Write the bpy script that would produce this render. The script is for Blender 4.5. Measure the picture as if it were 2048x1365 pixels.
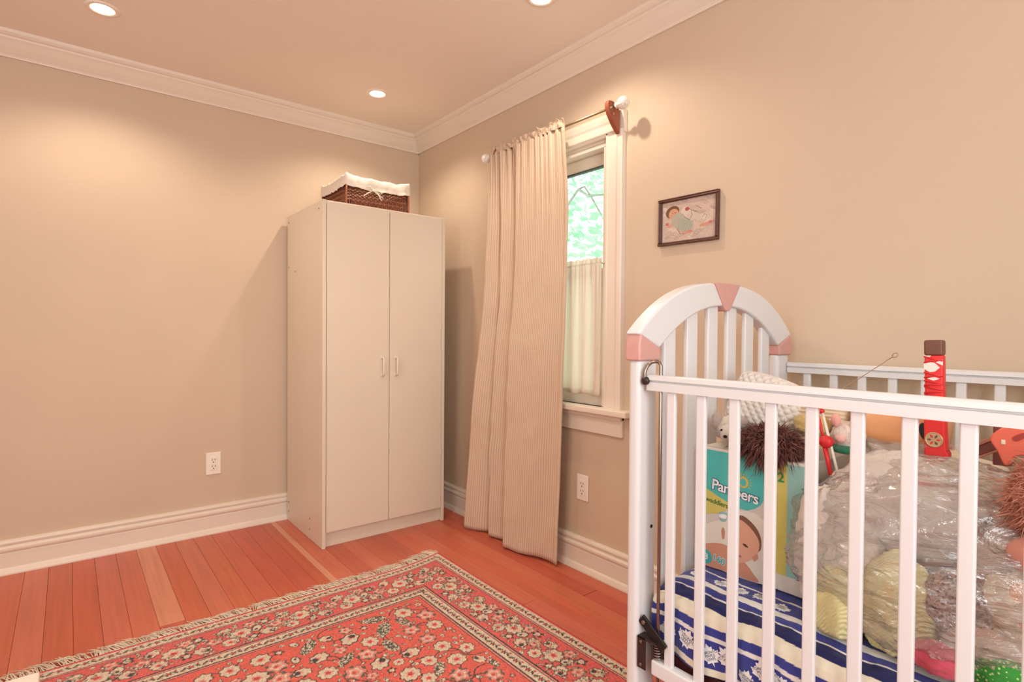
import bpy, bmesh, math, random
import numpy as np
from mathutils import Vector, Matrix, noise

random.seed(7); np.random.seed(7)
for o in list(bpy.data.objects): bpy.data.objects.remove(o, do_unlink=True)
SC = bpy.context.scene
COL = SC.collection

# ------------------------------------------------------------------ camera
YAW, PITCH, ROLL, FPX = 0.678164, -0.0148316, 0.0071633, 1100.53
CAM = Vector((-1.7791, -3.1888, 1.05))
f_ = Vector((math.sin(YAW)*math.cos(PITCH), math.cos(YAW)*math.cos(PITCH), math.sin(PITCH)))
r_ = Vector((math.cos(YAW), -math.sin(YAW), 0)); u_ = r_.cross(f_)
r2 = r_*math.cos(ROLL) + u_*math.sin(ROLL); u2 = -r_*math.sin(ROLL) + u_*math.cos(ROLL)
cd = bpy.data.cameras.new('camera'); cam = bpy.data.objects.new('camera', cd); COL.objects.link(cam)
cd.sensor_width = 36; cd.sensor_fit = 'HORIZONTAL'; cd.lens = FPX/2048*36; cd.clip_start = .02
m = Matrix((r2, u2, -f_)).transposed().to_4x4(); m.translation = CAM
cam.matrix_world = m; SC.camera = cam

# ------------------------------------------------------------------ world, exposure, lights
SC.view_settings.view_transform = 'Standard'; SC.view_settings.look = 'None'
SC.view_settings.gamma = 1; SC.view_settings.use_curve_mapping = False
SC.view_settings.exposure = -.23
W = bpy.data.worlds.new('sky'); SC.world = W; W.use_nodes = True
bg = W.node_tree.nodes['Background']; bg.inputs[0].default_value = (.93, 1.0, .97, 1); bg.inputs[1].default_value = 2.4
H = 2.30                     # ceiling height
DOWN_W = 22.0                # each ceiling downlight
DOWN_COL = (1.0, .86, .70)
FILL_W = 45.0                 # room fill from the area light in the added rear window
FILL_COL = (.90, .95, 1.0)
LIGHTS = [(-1.672, -.504), (-.515, -.481), (-.405, -1.642), (-1.60, -1.642)]
al = bpy.data.lights.new('daylight_fill', 'AREA'); al.shape = 'RECTANGLE'; al.size = 1.5; al.size_y = 1.25
al.energy = FILL_W; al.color = FILL_COL
alo = bpy.data.objects.new('daylight_fill', al); COL.objects.link(alo)
alo.location = (-1.85, -4.38, 1.45); alo.rotation_euler = (math.radians(90), 0, 0)   # added fill light in the invented rear window, facing +y

al2 = bpy.data.lights.new('daylight_fill', 'AREA'); al2.shape = 'RECTANGLE'; al2.size = 1.2; al2.size_y = 1.25
al2.energy = 11.0; al2.color = FILL_COL
alo2 = bpy.data.objects.new('daylight_fill', al2); COL.objects.link(alo2)
alo2.location = (-3.43, -2.55, 1.45); alo2.rotation_euler = (math.radians(90), 0, math.radians(-90))   # second added fill light, in the invented left window, facing +x

# ------------------------------------------------------------------ helpers
def lin(c):
    c = c/255.0
    return c/12.92 if c <= .04045 else ((c+.055)/1.055)**2.4
def rgb(r, g, b): return (lin(r), lin(g), lin(b), 1)
MATS = {}
def mat(name, col=(200, 200, 200), rough=.5, spec=.5, metal=0, noise_amt=0, noise_scale=40, bump=0, bump_scale=200, trans=0, sheen=0, emit=None, attr=None, alpha=1, sss=0, objcol=False, stretch=None):
    if name in MATS: return MATS[name]
    mt = bpy.data.materials.new(name); mt.use_nodes = True
    nt = mt.node_tree; b = nt.nodes['Principled BSDF']
    b.inputs['Base Color'].default_value = rgb(*col); b.inputs['Roughness'].default_value = rough
    b.inputs['Metallic'].default_value = metal; b.inputs['Specular IOR Level'].default_value = spec
    if trans: b.inputs['Transmission Weight'].default_value = trans
    if sheen: b.inputs['Sheen Weight'].default_value = sheen
    if emit: b.inputs['Emission Color'].default_value = rgb(*emit[0]); b.inputs['Emission Strength'].default_value = emit[1]
    src = None
    if attr:
        a = nt.nodes.new('ShaderNodeAttribute'); a.attribute_name = attr; src = a.outputs['Color']
        nt.links.new(src, b.inputs['Base Color'])
    if objcol:
        a = nt.nodes.new('ShaderNodeObjectInfo'); src = a.outputs['Color']; nt.links.new(src, b.inputs['Base Color'])
    if noise_amt or bump:
        tc = nt.nodes.new('ShaderNodeTexCoord'); vec = tc.outputs['Object']
        if stretch:
            mp = nt.nodes.new('ShaderNodeMapping'); mp.inputs['Scale'].default_value = stretch
            nt.links.new(vec, mp.inputs['Vector']); vec = mp.outputs['Vector']
    if noise_amt:
        n = nt.nodes.new('ShaderNodeTexNoise'); n.inputs['Scale'].default_value = noise_scale; n.inputs['Detail'].default_value = 4
        nt.links.new(vec, n.inputs['Vector'])
        mr = nt.nodes.new('ShaderNodeMapRange'); mr.inputs['From Min'].default_value = .3; mr.inputs['From Max'].default_value = .7
        mr.inputs['To Min'].default_value = 1-noise_amt; mr.inputs['To Max'].default_value = 1+noise_amt
        nt.links.new(n.outputs['Fac'], mr.inputs['Value'])
        mx = nt.nodes.new('ShaderNodeMix'); mx.data_type = 'RGBA'; mx.blend_type = 'MULTIPLY'; mx.inputs[0].default_value = 1
        if src is not None: nt.links.new(src, mx.inputs[6])
        else: mx.inputs[6].default_value = rgb(*col)
        nt.links.new(mr.outputs[0], mx.inputs[7]); nt.links.new(mx.outputs[2], b.inputs['Base Color'])
    if bump:
        n2 = nt.nodes.new('ShaderNodeTexNoise'); n2.inputs['Scale'].default_value = bump_scale; n2.inputs['Detail'].default_value = 3
        nt.links.new(vec, n2.inputs['Vector'])
        bp = nt.nodes.new('ShaderNodeBump'); bp.inputs['Strength'].default_value = bump; bp.inputs['Distance'].default_value = .01
        nt.links.new(n2.outputs['Fac'], bp.inputs['Height']); nt.links.new(bp.outputs[0], b.inputs['Normal'])
    MATS[name] = mt
    return mt

ORG = {}
def tag(o, label=None, cat=None, group=None, kind=None):
    if label: o['label'] = label
    if cat: o['category'] = cat
    if group: o['group'] = group
    if kind: o['kind'] = kind
    return o
def thing(name, loc, label, cat, group=None, kind=None):
    o = bpy.data.objects.new(name, None); COL.objects.link(o); o.location = loc; o.empty_display_size = .05
    ORG[o.name] = Vector(loc)
    return tag(o, label, cat, group, kind)

class MB:
    def __init__(s): s.v = []; s.f = []; s.col = None; s.uv = None; s.mi = None
    def box(s, x0, x1, y0, y1, z0, z1, M=None):
        b = len(s.v)
        P = [(x0,y0,z0),(x1,y0,z0),(x1,y1,z0),(x0,y1,z0),(x0,y0,z1),(x1,y0,z1),(x1,y1,z1),(x0,y1,z1)]
        if M is not None: P = [tuple(M @ Vector(q)) for q in P]
        s.v += P
        s.f += [(b,b+3,b+2,b+1),(b+4,b+5,b+6,b+7),(b,b+1,b+5,b+4),(b+1,b+2,b+6,b+5),(b+2,b+3,b+7,b+6),(b+3,b,b+4,b+7)]
        return s
    def prism(s, poly, to3, a, b_):
        """poly: 2-D points; to3(u, v, w) -> 3-D; extruded from w=a to w=b_"""
        n = len(poly); k = len(s.v)
        s.v += [tuple(to3(u, v, a)) for u, v in poly] + [tuple(to3(u, v, b_)) for u, v in poly]
        s.f += [tuple(range(k, k+n))[::-1], tuple(range(k+n, k+2*n))]
        s.f += [(k+i, k+(i+1) % n, k+n+(i+1) % n, k+n+i) for i in range(n)]
        return s
    def tube(s, pts, r, n=8, cap=True):
        pts = [Vector(p) for p in pts]; k = len(s.v); m_ = len(pts)
        rr = r if hasattr(r, '__len__') else [r]*m_
        prev = None
        for i, p in enumerate(pts):
            t = (pts[min(i+1, m_-1)] - pts[max(i-1, 0)]).normalized()
            if prev is None:
                a = Vector((0,0,1)) if abs(t.z) < .9 else Vector((1,0,0)); x = t.cross(a).normalized()
            else:
                x = (prev - t*prev.dot(t))
                x = x.normalized() if x.length > 1e-6 else t.orthogonal().normalized()
            prev = x; y = t.cross(x)
            for j in range(n):
                a = 2*math.pi*j/n; s.v.append(tuple(p + (x*math.cos(a) + y*math.sin(a))*rr[i]))
        for i in range(m_-1):
            for j in range(n):
                s.f.append((k+i*n+j, k+i*n+(j+1) % n, k+(i+1)*n+(j+1) % n, k+(i+1)*n+j))
        if cap: s.f += [tuple(range(k, k+n))[::-1], tuple(range(k+(m_-1)*n, k+m_*n))]
        return s
    def lathe(s, prof, M, n=24, cap=True):
        k = len(s.v); m_ = len(prof)
        for r, z in prof:
            for j in range(n):
                a = 2*math.pi*j/n; s.v.append(tuple(M @ Vector((r*math.cos(a), r*math.sin(a), z))))
        for i in range(m_-1):
            for j in range(n):
                s.f.append((k+i*n+j, k+i*n+(j+1) % n, k+(i+1)*n+(j+1) % n, k+(i+1)*n+j))
        if cap: s.f += [tuple(range(k, k+n))[::-1], tuple(range(k+(m_-1)*n, k+m_*n))]
        return s
    def grid(s, fn, nu, nv, uvfn=None, colfn=None, closeu=False):
        k = len(s.v)
        for j in range(nv):
            for i in range(nu):
                u = i/(nu if closeu else nu-1); v = j/(nv-1)
                s.v.append(tuple(fn(u, v)))
        for j in range(nv-1):
            for i in range(nu if closeu else nu-1):
                i2 = (i+1) % nu
                s.f.append((k+j*nu+i, k+j*nu+i2, k+(j+1)*nu+i2, k+(j+1)*nu+i))
        if uvfn: s.uv = [uvfn(i/(nu-1), j/(nv-1)) for j in range(nv) for i in range(nu)]
        if colfn: s.col = [colfn(i/(nu-1), j/(nv-1)) for j in range(nv) for i in range(nu)]
        return s
    def blob(s, c, rad, amp=.1, freq=3, seed=0, nu=40, nv=26, zmin=None, fn=None, M=None):
        c = Vector(c); k = len(s.v); off = Vector((seed*7.3, seed*3.1, seed*1.7))
        for j in range(nv):
            th = math.pi*(j+.0)/(nv-1)
            for i in range(nu):
                ph = 2*math.pi*i/nu
                d = Vector((math.sin(th)*math.cos(ph), math.sin(th)*math.sin(ph), math.cos(th)))
                q = 1 + amp*(noise.noise(d*freq+off) + .5*noise.noise(d*freq*2.3+off) + .3*noise.noise(d*freq*5+off))
                if fn: q *= fn(d)
                p = Vector((d.x*rad[0]*q, d.y*rad[1]*q, d.z*rad[2]*q))
                if M is not None: p = M @ p
                p = c + p
                if zmin is not None and p.z < zmin: p.z = zmin + (p.z-zmin)*.02
                s.v.append(tuple(p))
        for j in range(nv-1):
            for i in range(nu):
                i2 = (i+1) % nu
                s.f.append((k+j*nu+i, k+(j+1)*nu+i, k+(j+1)*nu+i2, k+j*nu+i2))
        return s
    def fur(s, c, rad, n, length, width, seed=1, droop=.4, M=None, hemi=None):
        rnd = random.Random(seed); c = Vector(c)
        for _ in range(n):
            d = Vector((rnd.gauss(0,1), rnd.gauss(0,1), rnd.gauss(0,1))).normalized()
            if hemi and d.dot(hemi) < -.35: continue
            p = Vector((d.x*rad[0], d.y*rad[1], d.z*rad[2]))
            if M is not None: p = M @ p; d = (M @ d).normalized()
            p = c + p*.96
            sw = Vector((rnd.gauss(0,1), rnd.gauss(0,1), rnd.gauss(0,1)))*.45
            L = length*rnd.uniform(.6, 1.15)
            q1 = p + (d + sw*.5)*L*.5; q2 = p + (d + sw)*L*.9 + Vector((0,0,-droop*L))
            t = d.orthogonal(); t.rotate(Matrix.Rotation(rnd.uniform(0, 6.28), 3, d)); t = t.normalized()*width
            k = len(s.v)
            s.v += [tuple(p-t), tuple(p+t), tuple(q1+t*.8), tuple(q1-t*.8), tuple(q2)]
            s.f += [(k,k+1,k+2,k+3), (k+3,k+2,k+4)]
        return s
    def build(s, name, mt, parent=None, bevel=0, smooth=False, loc=None, bseg=2, solid=0):
        if parent is not None: org = ORG[parent.name]
        else: org = Vector(loc) if loc is not None else Vector((0,0,0))
        me = bpy.data.meshes.new(name)
        arr = np.array(s.v, dtype=np.float64) - np.array(org)
        me.from_pydata(arr.tolist(), [], s.f); me.update()
        if smooth: me.polygons.foreach_set('use_smooth', [True]*len(me.polygons))
        if s.col is not None:
            ca = me.color_attributes.new('Col', 'FLOAT_COLOR', 'POINT')
            ca.data.foreach_set('color', np.array([c if len(c) == 4 else tuple(c)+(1,) for c in s.col], dtype=np.float32).ravel())
        if s.uv is not None:
            uvl = me.uv_layers.new(name='UVMap'); li = np.zeros(len(me.loops), dtype=np.int32); me.loops.foreach_get('vertex_index', li)
            uvl.data.foreach_set('uv', np.array(s.uv, dtype=np.float32)[li].ravel())
        if isinstance(mt, (list, tuple)):
            for q in mt: me.materials.append(q)
        else: me.materials.append(mt)
        o = bpy.data.objects.new(name, me); COL.objects.link(o)
        if parent is not None: o.parent = parent; ORG[o.name] = org
        else: o.location = org; ORG[o.name] = org
        if solid:
            sm = o.modifiers.new('solid', 'SOLIDIFY'); sm.thickness = solid; sm.offset = 0
        if bevel:
            bm_ = o.modifiers.new('bevel', 'BEVEL'); bm_.width = bevel; bm_.segments = bseg; bm_.limit_method = 'ANGLE'; bm_.angle_limit = math.radians(40)
            me.polygons.foreach_set('use_smooth', [True]*len(me.polygons))
            wn = o.modifiers.new('wn', 'WEIGHTED_NORMAL'); wn.keep_sharp = False
        return o
def copy_part(o, parent, dloc):
    c = o.copy(); COL.objects.link(c); c.parent = parent; c.location = Vector(o.location) + Vector(dloc)
    ORG[c.name] = ORG[parent.name] if parent is not None else Vector(c.location)
    return c
def text_mb(txt, size, to3, align='CENTER', depth=0.0, bold=0.0, spacing=1.0):
    """lettering as a filled mesh; to3(u, v) -> 3-D"""
    cu = bpy.data.curves.new('t', 'FONT'); cu.body = txt; cu.size = size; cu.align_x = align; cu.align_y = 'CENTER'
    cu.offset = bold; cu.space_character = spacing; cu.resolution_u = 4
    ob = bpy.data.objects.new('t', cu); COL.objects.link(ob)
    dg = bpy.context.evaluated_depsgraph_get(); me = bpy.data.meshes.new_from_object(ob.evaluated_get(dg))
    b = MB(); b.v = [tuple(to3(v.co.x, v.co.y)) for v in me.vertices]; b.f = [tuple(p.vertices) for p in me.polygons]
    bpy.data.objects.remove(ob, do_unlink=True); bpy.data.meshes.remove(me)
    return b

# ------------------------------------------------------------------ materials
M_wall = mat('wall_paint', (211, 188, 163), .62, .3, noise_amt=.015, noise_scale=3, bump=.04, bump_scale=350)
M_ceil = mat('ceiling_paint', (246, 236, 222), .7, .2, bump=.03, bump_scale=300)
M_trim = mat('trim_paint', (234, 220, 203), .4, .4, bump=.02, bump_scale=120)
M_white = mat('crib_white', (226, 223, 222), .33, .5, bump=.015, bump_scale=90)
M_pink = mat('crib_pink', (212, 160, 151), .42, .4, noise_amt=.02)
M_melamine = mat('wardrobe_melamine', (226, 212, 191), .38, .45, noise_amt=.01, noise_scale=6)
M_meldk = mat('wardrobe_gap', (120, 95, 75), .6)
M_plate = mat('outlet_plate', (245, 236, 222), .35)
M_slot = mat('outlet_slot', (40, 30, 25), .6)
M_metal = mat('steel', (150, 135, 125), .28, metal=1)
M_brass = mat('rod_metal', (170, 150, 120), .35, metal=1)
M_darkmetal = mat('bracket_dark', (70, 55, 52), .45, metal=.6)
M_wood_dk = mat('bracket_wood', (150, 78, 52), .45, noise_amt=.12, noise_scale=30, stretch=(1, 1, .15))
M_support = mat('support_board', (74, 22, 22), .6, noise_amt=.1, noise_scale=20)
M_black = mat('black', (18, 16, 16), .5)

# ================================================================== SETTING
XL, YR = -3.35, -4.30     # left wall, rear wall
T = .14
# floor with planks
fl = thing('floor', (0, 0, 0), 'salmon red narrow board wooden floor', 'floor', kind='structure')
del fl['category']
MB().box(XL-T, T, YR-T, T, -.06, -.012).build('subfloor', mat('subfloor', (70, 34, 24), .8), fl)
def plank_mat():
    mt = bpy.data.materials.new('plank_wood'); mt.use_nodes = True; nt = mt.node_tree; b = nt.nodes['Principled BSDF']
    oi = nt.nodes.new('ShaderNodeObjectInfo'); tc = nt.nodes.new('ShaderNodeTexCoord')
    add = nt.nodes.new('ShaderNodeVectorMath'); add.operation = 'ADD'
    cmb = nt.nodes.new('ShaderNodeCombineXYZ'); mul = nt.nodes.new('ShaderNodeMath'); mul.operation = 'MULTIPLY'; mul.inputs[1].default_value = 50
    nt.links.new(oi.outputs['Random'], mul.inputs[0]); nt.links.new(mul.outputs[0], cmb.inputs[1]); nt.links.new(mul.outputs[0], cmb.inputs[0])
    nt.links.new(tc.outputs['Object'], add.inputs[0]); nt.links.new(cmb.outputs[0], add.inputs[1])
    mp = nt.nodes.new('ShaderNodeMapping'); mp.inputs['Scale'].default_value = (60, 2.2, 60); nt.links.new(add.outputs[0], mp.inputs['Vector'])
    n = nt.nodes.new('ShaderNodeTexNoise'); n.inputs['Scale'].default_value = 1; n.inputs['Detail'].default_value = 5; nt.links.new(mp.outputs[0], n.inputs['Vector'])
    mr = nt.nodes.new('ShaderNodeMapRange'); mr.inputs['From Min'].default_value = .25; mr.inputs['From Max'].default_value = .75; mr.inputs['To Min'].default_value = .86; mr.inputs['To Max'].default_value = 1.12
    nt.links.new(n.outputs['Fac'], mr.inputs['Value'])
    mx = nt.nodes.new('ShaderNodeMix'); mx.data_type = 'RGBA'; mx.blend_type = 'MULTIPLY'; mx.inputs[0].default_value = 1
    nt.links.new(oi.outputs['Color'], mx.inputs[6]); nt.links.new(mr.outputs[0], mx.inputs[7]); nt.links.new(mx.outputs[2], b.inputs['Base Color'])
    b.inputs['Roughness'].default_value = .36; b.inputs['Specular IOR Level'].default_value = .45
    bp = nt.nodes.new('ShaderNodeBump'); bp.inputs['Strength'].default_value = .05; nt.links.new(n.outputs['Fac'], bp.inputs['Height']); nt.links.new(bp.outputs[0], b.inputs['Normal'])
    return mt
M_plank = plank_mat()
seams = [-.022 - .0795*i for i in range(42)]
pw = .0795
PALE = {-1.46: (226, 142, 108), -.944: (214, 120, 86)}
base_cols = [(196, 96, 70), (201, 102, 76), (191, 91, 66), (204, 107, 80), (198, 99, 73), (193, 93, 69), (203, 109, 83)]
mesh_cache = {}
def plank(x1, x0, y0, y1, colr):
    key = (round(x1-x0, 4), round(y1-y0, 3))
    if key not in mesh_cache:
        w, l = key; b = MB(); g = .0004; e = .0007
        b.v = [(g,0,-.012),(w-g,0,-.012),(w-g,l,-.012),(g,l,-.012),(g,0,-e),(w-g,0,-e),(w-g,l,-e),(g,l,-e),(g+e,e,0),(w-g-e,e,0),(w-g-e,l-e,0),(g+e,l-e,0)]
        b.f = [(0,3,2,1),(0,1,5,4),(1,2,6,5),(2,3,7,6),(3,0,4,7),(4,5,9,8),(5,6,10,9),(6,7,11,10),(7,4,8,11),(8,9,10,11)]
        me = bpy.data.meshes.new('plank'); me.from_pydata(b.v, [], b.f); me.update(); me.materials.append(M_plank); mesh_cache[key] = me
    o = bpy.data.objects.new('plank', mesh_cache[key]); COL.objects.link(o); o.parent = fl; o.location = (x0, y0, 0)
    o.color = rgb(*colr)
rp = random.Random(3)
for i in range(42):
    x1 = seams[i]; x0 = x1 - pw; xc = (x0+x1)/2
    if x0 < XL: break
    c = rp.choice(base_cols); c = tuple(max(0, min(255, k + rp.randint(-3, 3))) for k in c)
    if abs(xc + 1.46) < .04:
        plank(x1, x0, -.905, -.01, (214, 138, 110)); plank(x1, x0, YR, -.907, c)
    elif abs(xc + .944) < .04:       # a pale sapwood edge: narrow strip beside a red one
        plank(x1, x1-.03, YR, -.01, (216, 146, 116)); plank(x1-.03, x0, YR, -.01, c)
    elif i % 3 == 1:
        yj = rp.uniform(-2.6, -1.0)
        c2 = tuple(max(0, min(255, k + rp.randint(-3, 3))) for k in c)
        plank(x1, x0, yj+.001, -.01, c); plank(x1, x0, YR, yj-.001, c2)
    else: plank(x1, x0, YR, -.01, c)

def struct(o, label): return tag(o, label, None, None, 'structure')
struct(MB().box(XL-T, T, 0, T, -.06, H+.1).build('wall_back', M_wall), 'beige painted wall behind the wardrobe')
# right wall with the window opening
OY0, OY1, OZ0, OZ1 = -1.62, -.99, .735, 1.875
b = MB()
b.box(0, T, YR-T, OY0, -.06, H+.1).box(0, T, OY1, 0, -.06, H+.1).box(0, T, OY0, OY1, -.06, OZ0).box(0, T, OY0, OY1, OZ1, H+.1)
struct(b.build('wall_right', M_wall), 'beige painted wall with the curtained window and the picture')
LY0, LY1 = -3.20, -1.90
b = MB(); b.box(XL-T, XL, YR-T, LY0, -.06, H+.1).box(XL-T, XL, LY1, 0, -.06, H+.1).box(XL-T, XL, LY0, LY1, -.06, .80).box(XL-T, XL, LY0, LY1, 2.10, H+.1)
struct(b.build('wall_left', M_wall), 'beige painted wall on the left, out of view')
w3 = thing('window_added_left', (XL, (LY0+LY1)/2, .8), 'added white window in the left wall for fill light, out of view', None, kind='structure')  # unseen window, added so the left side gets fill light
MB().box(XL, XL+.02, LY0-.09, LY0, .8, 2.1).box(XL, XL+.02, LY1, LY1+.09, .8, 2.1).box(XL, XL+.02, LY0-.09, LY1+.09, 2.1, 2.19).box(XL, XL+.05, LY0-.09, LY1+.09, .77, .8).build('casing', M_trim, w3, bevel=.003)
MB().box(XL-T, XL-T+.03, LY0, LY1, .8, .83).box(XL-T, XL-T+.03, LY0, LY1, 2.07, 2.1).box(XL-T, XL-T+.03, LY0, LY0+.03, .8, 2.1).box(XL-T, XL-T+.03, LY1-.03, LY1, .8, 2.1).build('sash', M_trim, w3)
RX0, RX1, RZ0, RZ1 = -2.65, -1.05, .80, 2.10
b = MB(); b.box(XL, RX0, YR-T, YR, -.06, H+.1).box(RX1, 0, YR-T, YR, -.06, H+.1).box(RX0, RX1, YR-T, YR, -.06, RZ0).box(RX0, RX1, YR-T, YR, RZ1, H+.1)
struct(b.build('wall_rear', M_wall), 'beige painted wall behind the viewer')
w2 = thing('window_added_rear', ((RX0+RX1)/2, YR, RZ0), 'added white window for fill light in the wall behind the viewer', None, kind='structure')  # unseen window, added to house the main fill light
b = MB(); w_ = .09
b.box(RX0-w_, RX0, YR, YR+.02, RZ0, RZ1).box(RX1, RX1+w_, YR, YR+.02, RZ0, RZ1).box(RX0-w_, RX1+w_, YR, YR+.02, RZ1, RZ1+w_).box(RX0-w_, RX1+w_, YR, YR+.05, RZ0-.03, RZ0)
b.build('casing', M_trim, w2, bevel=.003)
MB().box(RX0, RX1, YR-T, YR-T+.03, RZ0, RZ0+.03).box(RX0, RX1, YR-T, YR-T+.03, RZ1-.03, RZ1).box(RX0, RX0+.03, YR-T, YR-T+.03, RZ0, RZ1).box(RX1-.03, RX1, YR-T, YR-T+.03, RZ0, RZ1).build('sash', M_trim, w2)

# ceiling with holes for the downlights (each hole 8-sided ring grid)
HR = .043
def ceiling_mesh():
    bm = bmesh.new()
    xs = sorted({XL-T, T} | {x-.1 for x, y in LIGHTS} | {x+.1 for x, y in LIGHTS}); ys = sorted({YR-T, T} | {y-.1 for x, y in LIGHTS} | {y+.1 for x, y in LIGHTS})
    for i in range(len(xs)-1):
        for j in range(len(ys)-1):
            cx, cy = (xs[i]+xs[i+1])/2, (ys[j]+ys[j+1])/2
            if any(abs(cx-x) < .1 and abs(cy-y) < .1 for x, y in LIGHTS): continue
            bm.faces.new([bm.verts.new(p) for p in ((xs[i],ys[j],H),(xs[i],ys[j+1],H),(xs[i+1],ys[j+1],H),(xs[i+1],ys[j],H))])
    return bm
bm = ceiling_mesh()
# the light squares may be cut by neighbouring grid lines, so each is one ring of quads
n = 32
for x, y in LIGHTS:
    inn = []; out = []
    for k in range(n):
        a = 2*math.pi*k/n; c, s = math.cos(a), math.sin(a); q = .1/max(abs(c), abs(s))
        out.append(bm.verts.new((x+c*q, y+s*q, H))); inn.append(bm.verts.new((x+c*HR, y+s*HR, H)))
    for k in range(n):
        bm.faces.new((inn[k], out[k], out[(k+1) % n], inn[(k+1) % n]))
bmesh.ops.recalc_face_normals(bm, faces=bm.faces)
me = bpy.data.meshes.new('ceiling'); bm.to_mesh(me); bm.free(); me.materials.append(M_ceil)
co = bpy.data.objects.new('ceiling', me); COL.objects.link(co); struct(co, 'smooth warm white ceiling with recessed lights')

# baseboards
bprof = [(0,0),(.030,0),(.030,.006),(.024,.022),(.020,.026),(.0165,.028),(.0165,.088),(.013,.092),(.018,.096),(.022,.104),(.022,.112),(.014,.118),(.012,.122),(.017,.127),(.019,.134),(.017,.141),(.010,.144),(0,.145)]
def run_back(prof, x0, x1, name, mt, label):
    return struct(MB().prism(prof, lambda u, v, w: (w, -u, v), x0, x1).build(name, mt), label)
def run_right(prof, y0, y1, name, mt, label):
    return struct(MB().prism(prof, lambda u, v, w: (-u, w, v), y0, y1).build(name, mt), label)
run_back(bprof, XL, -.0001, 'baseboard_back', M_trim, 'tall white moulded baseboard along the back wall')
run_right(bprof, YR, -.0001, 'baseboard_right', M_trim, 'tall white moulded baseboard under the window')
cz = 2.206
cprof = [(0,cz),(.010,cz),(.012,cz+.006),(.016,cz+.012),(.022,cz+.018),(.036,cz+.034),(.052,cz+.056),(.060,cz+.064),(.062,cz+.070),(.070,cz+.074),(.078,cz+.082),(.080,H),(0,H)]
run_back(cprof, XL, -.0001, 'trim_1', M_trim, 'white crown moulding above the back wall')
run_right(cprof, YR, -.0001, 'trim_2', M_trim, 'white crown moulding above the window wall')
struct(MB().prism(cprof, lambda u, v, w: (XL+u, w, v), YR, 0).build('trim_3', M_trim), 'white crown moulding of the left wall, out of view')
struct(MB().prism(bprof, lambda u, v, w: (XL+u, w, v), YR, 0).build('baseboard_left', M_trim), 'white baseboard of the left wall, out of view')

# ------------------------------------------------------------------ window_1
w1 = thing('window_1', (0, (OY0+OY1)/2, OZ0), 'white framed window half covered by the long curtain', None, kind='structure')
def casing_v(y_in, sgn):
    # profile across the casing: flat board with a bead inside and a back band outside
    pr = [(0,0),(0,.016),(.006,.021),(.013,.021),(.016,.017),(.060,.017),(.064,.021),(.072,.026),(.088,.026),(.095,.022),(.095,0)]
    return MB().prism(pr, lambda u, v, w: (-v, y_in + sgn*u, w), OZ0, OZ1 + .012)
casing_v(OY0, -1).build('casing', M_trim, w1); casing_v(OY1, 1).build('casing', M_trim, w1)
pr = [(0,0),(0,.016),(.006,.021),(.013,.021),(.016,.017),(.050,.017),(.060,.021),(.078,.024),(.092,.024),(.092,0)]
MB().prism(pr, lambda u, v, w: (-v, w, OZ1 + u), OY0-.10, OY1+.10).build('head_casing', M_trim, w1)
MB().box(-.055, .09, OY0-.15, OY1+.15, OZ0-.026, OZ0).build('window_sill', M_trim, w1, bevel=.005)
MB().box(-.016, 0, OY0-.10, OY1+.10, OZ0-.115, OZ0-.026).box(-.026, 0, OY0-.10, OY1+.10, OZ0-.046, OZ0-.026).build('apron', M_trim, w1, bevel=.003)
# jamb lining and stops
MB().box(.0, T, OY0-.001, OY0+.012, OZ0, OZ1).box(.0, T, OY1-.012, OY1+.001, OZ0, OZ1).box(.0, T, OY0, OY1, OZ1-.012, OZ1+.001).build('jamb', M_trim, w1)
def sash(z0, z1, x, name, rail_t, rail_b):
    s_ = .045
    b = MB().box(x, x+.035, OY0+.012, OY0+.012+s_, z0, z1).box(x, x+.035, OY1-.012-s_, OY1-.012, z0, z1).box(x, x+.035, OY0+.012+s_, OY1-.012-s_, z1-rail_t, z1).box(x, x+.035, OY0+.012+s_, OY1-.012-s_, z0, z0+rail_b)
    o = b.build(name, M_trim, w1, bevel=.003)
    g = MB().box(x+.015, x+.019, OY0+.012+s_, OY1-.012-s_, z0+rail_b, z1-rail_t).build('pane', M_glass, o)
    MB().box(x-.004, x+.014, OY0+.012+s_, OY1-.012-s_, z1-rail_t-.008, z1-rail_t).build('gasket', mat('gasket', (60, 66, 58), .6), o)
    return o
def glass_mat():
    mt = bpy.data.materials.new('window_glass'); mt.use_nodes = True; nt = mt.node_tree; nt.nodes.remove(nt.nodes['Principled BSDF'])
    tr = nt.nodes.new('ShaderNodeBsdfTransparent'); tr.inputs[0].default_value = (.96, .99, .97, 1)
    gl = nt.nodes.new('ShaderNodeBsdfGlossy'); gl.inputs['Roughness'].default_value = .02
    mx = nt.nodes.new('ShaderNodeMixShader'); mx.inputs[0].default_value = .05; nt.links.new(tr.outputs[0], mx.inputs[1]); nt.links.new(gl.outputs[0], mx.inputs[2])
    nt.links.new(mx.outputs[0], nt.nodes['Material Output'].inputs[0]); return mt
M_glass = glass_mat()
sash(1.30, 1.863, .055, 'upper_sash', .072, .04)
sash(OZ0-.002, 1.335, .018, 'lower_sash', .035, .07)
MB().box(.0, .05, OY0+.012, OY1-.012, 1.845, 1.863).box(.0, .018, OY0+.012, OY0+.026, OZ0, 1.845).box(.0, .018, OY1-.026, OY1-.012, OZ0, 1.845).build('window_stop', M_trim, w1, bevel=.003)

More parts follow.
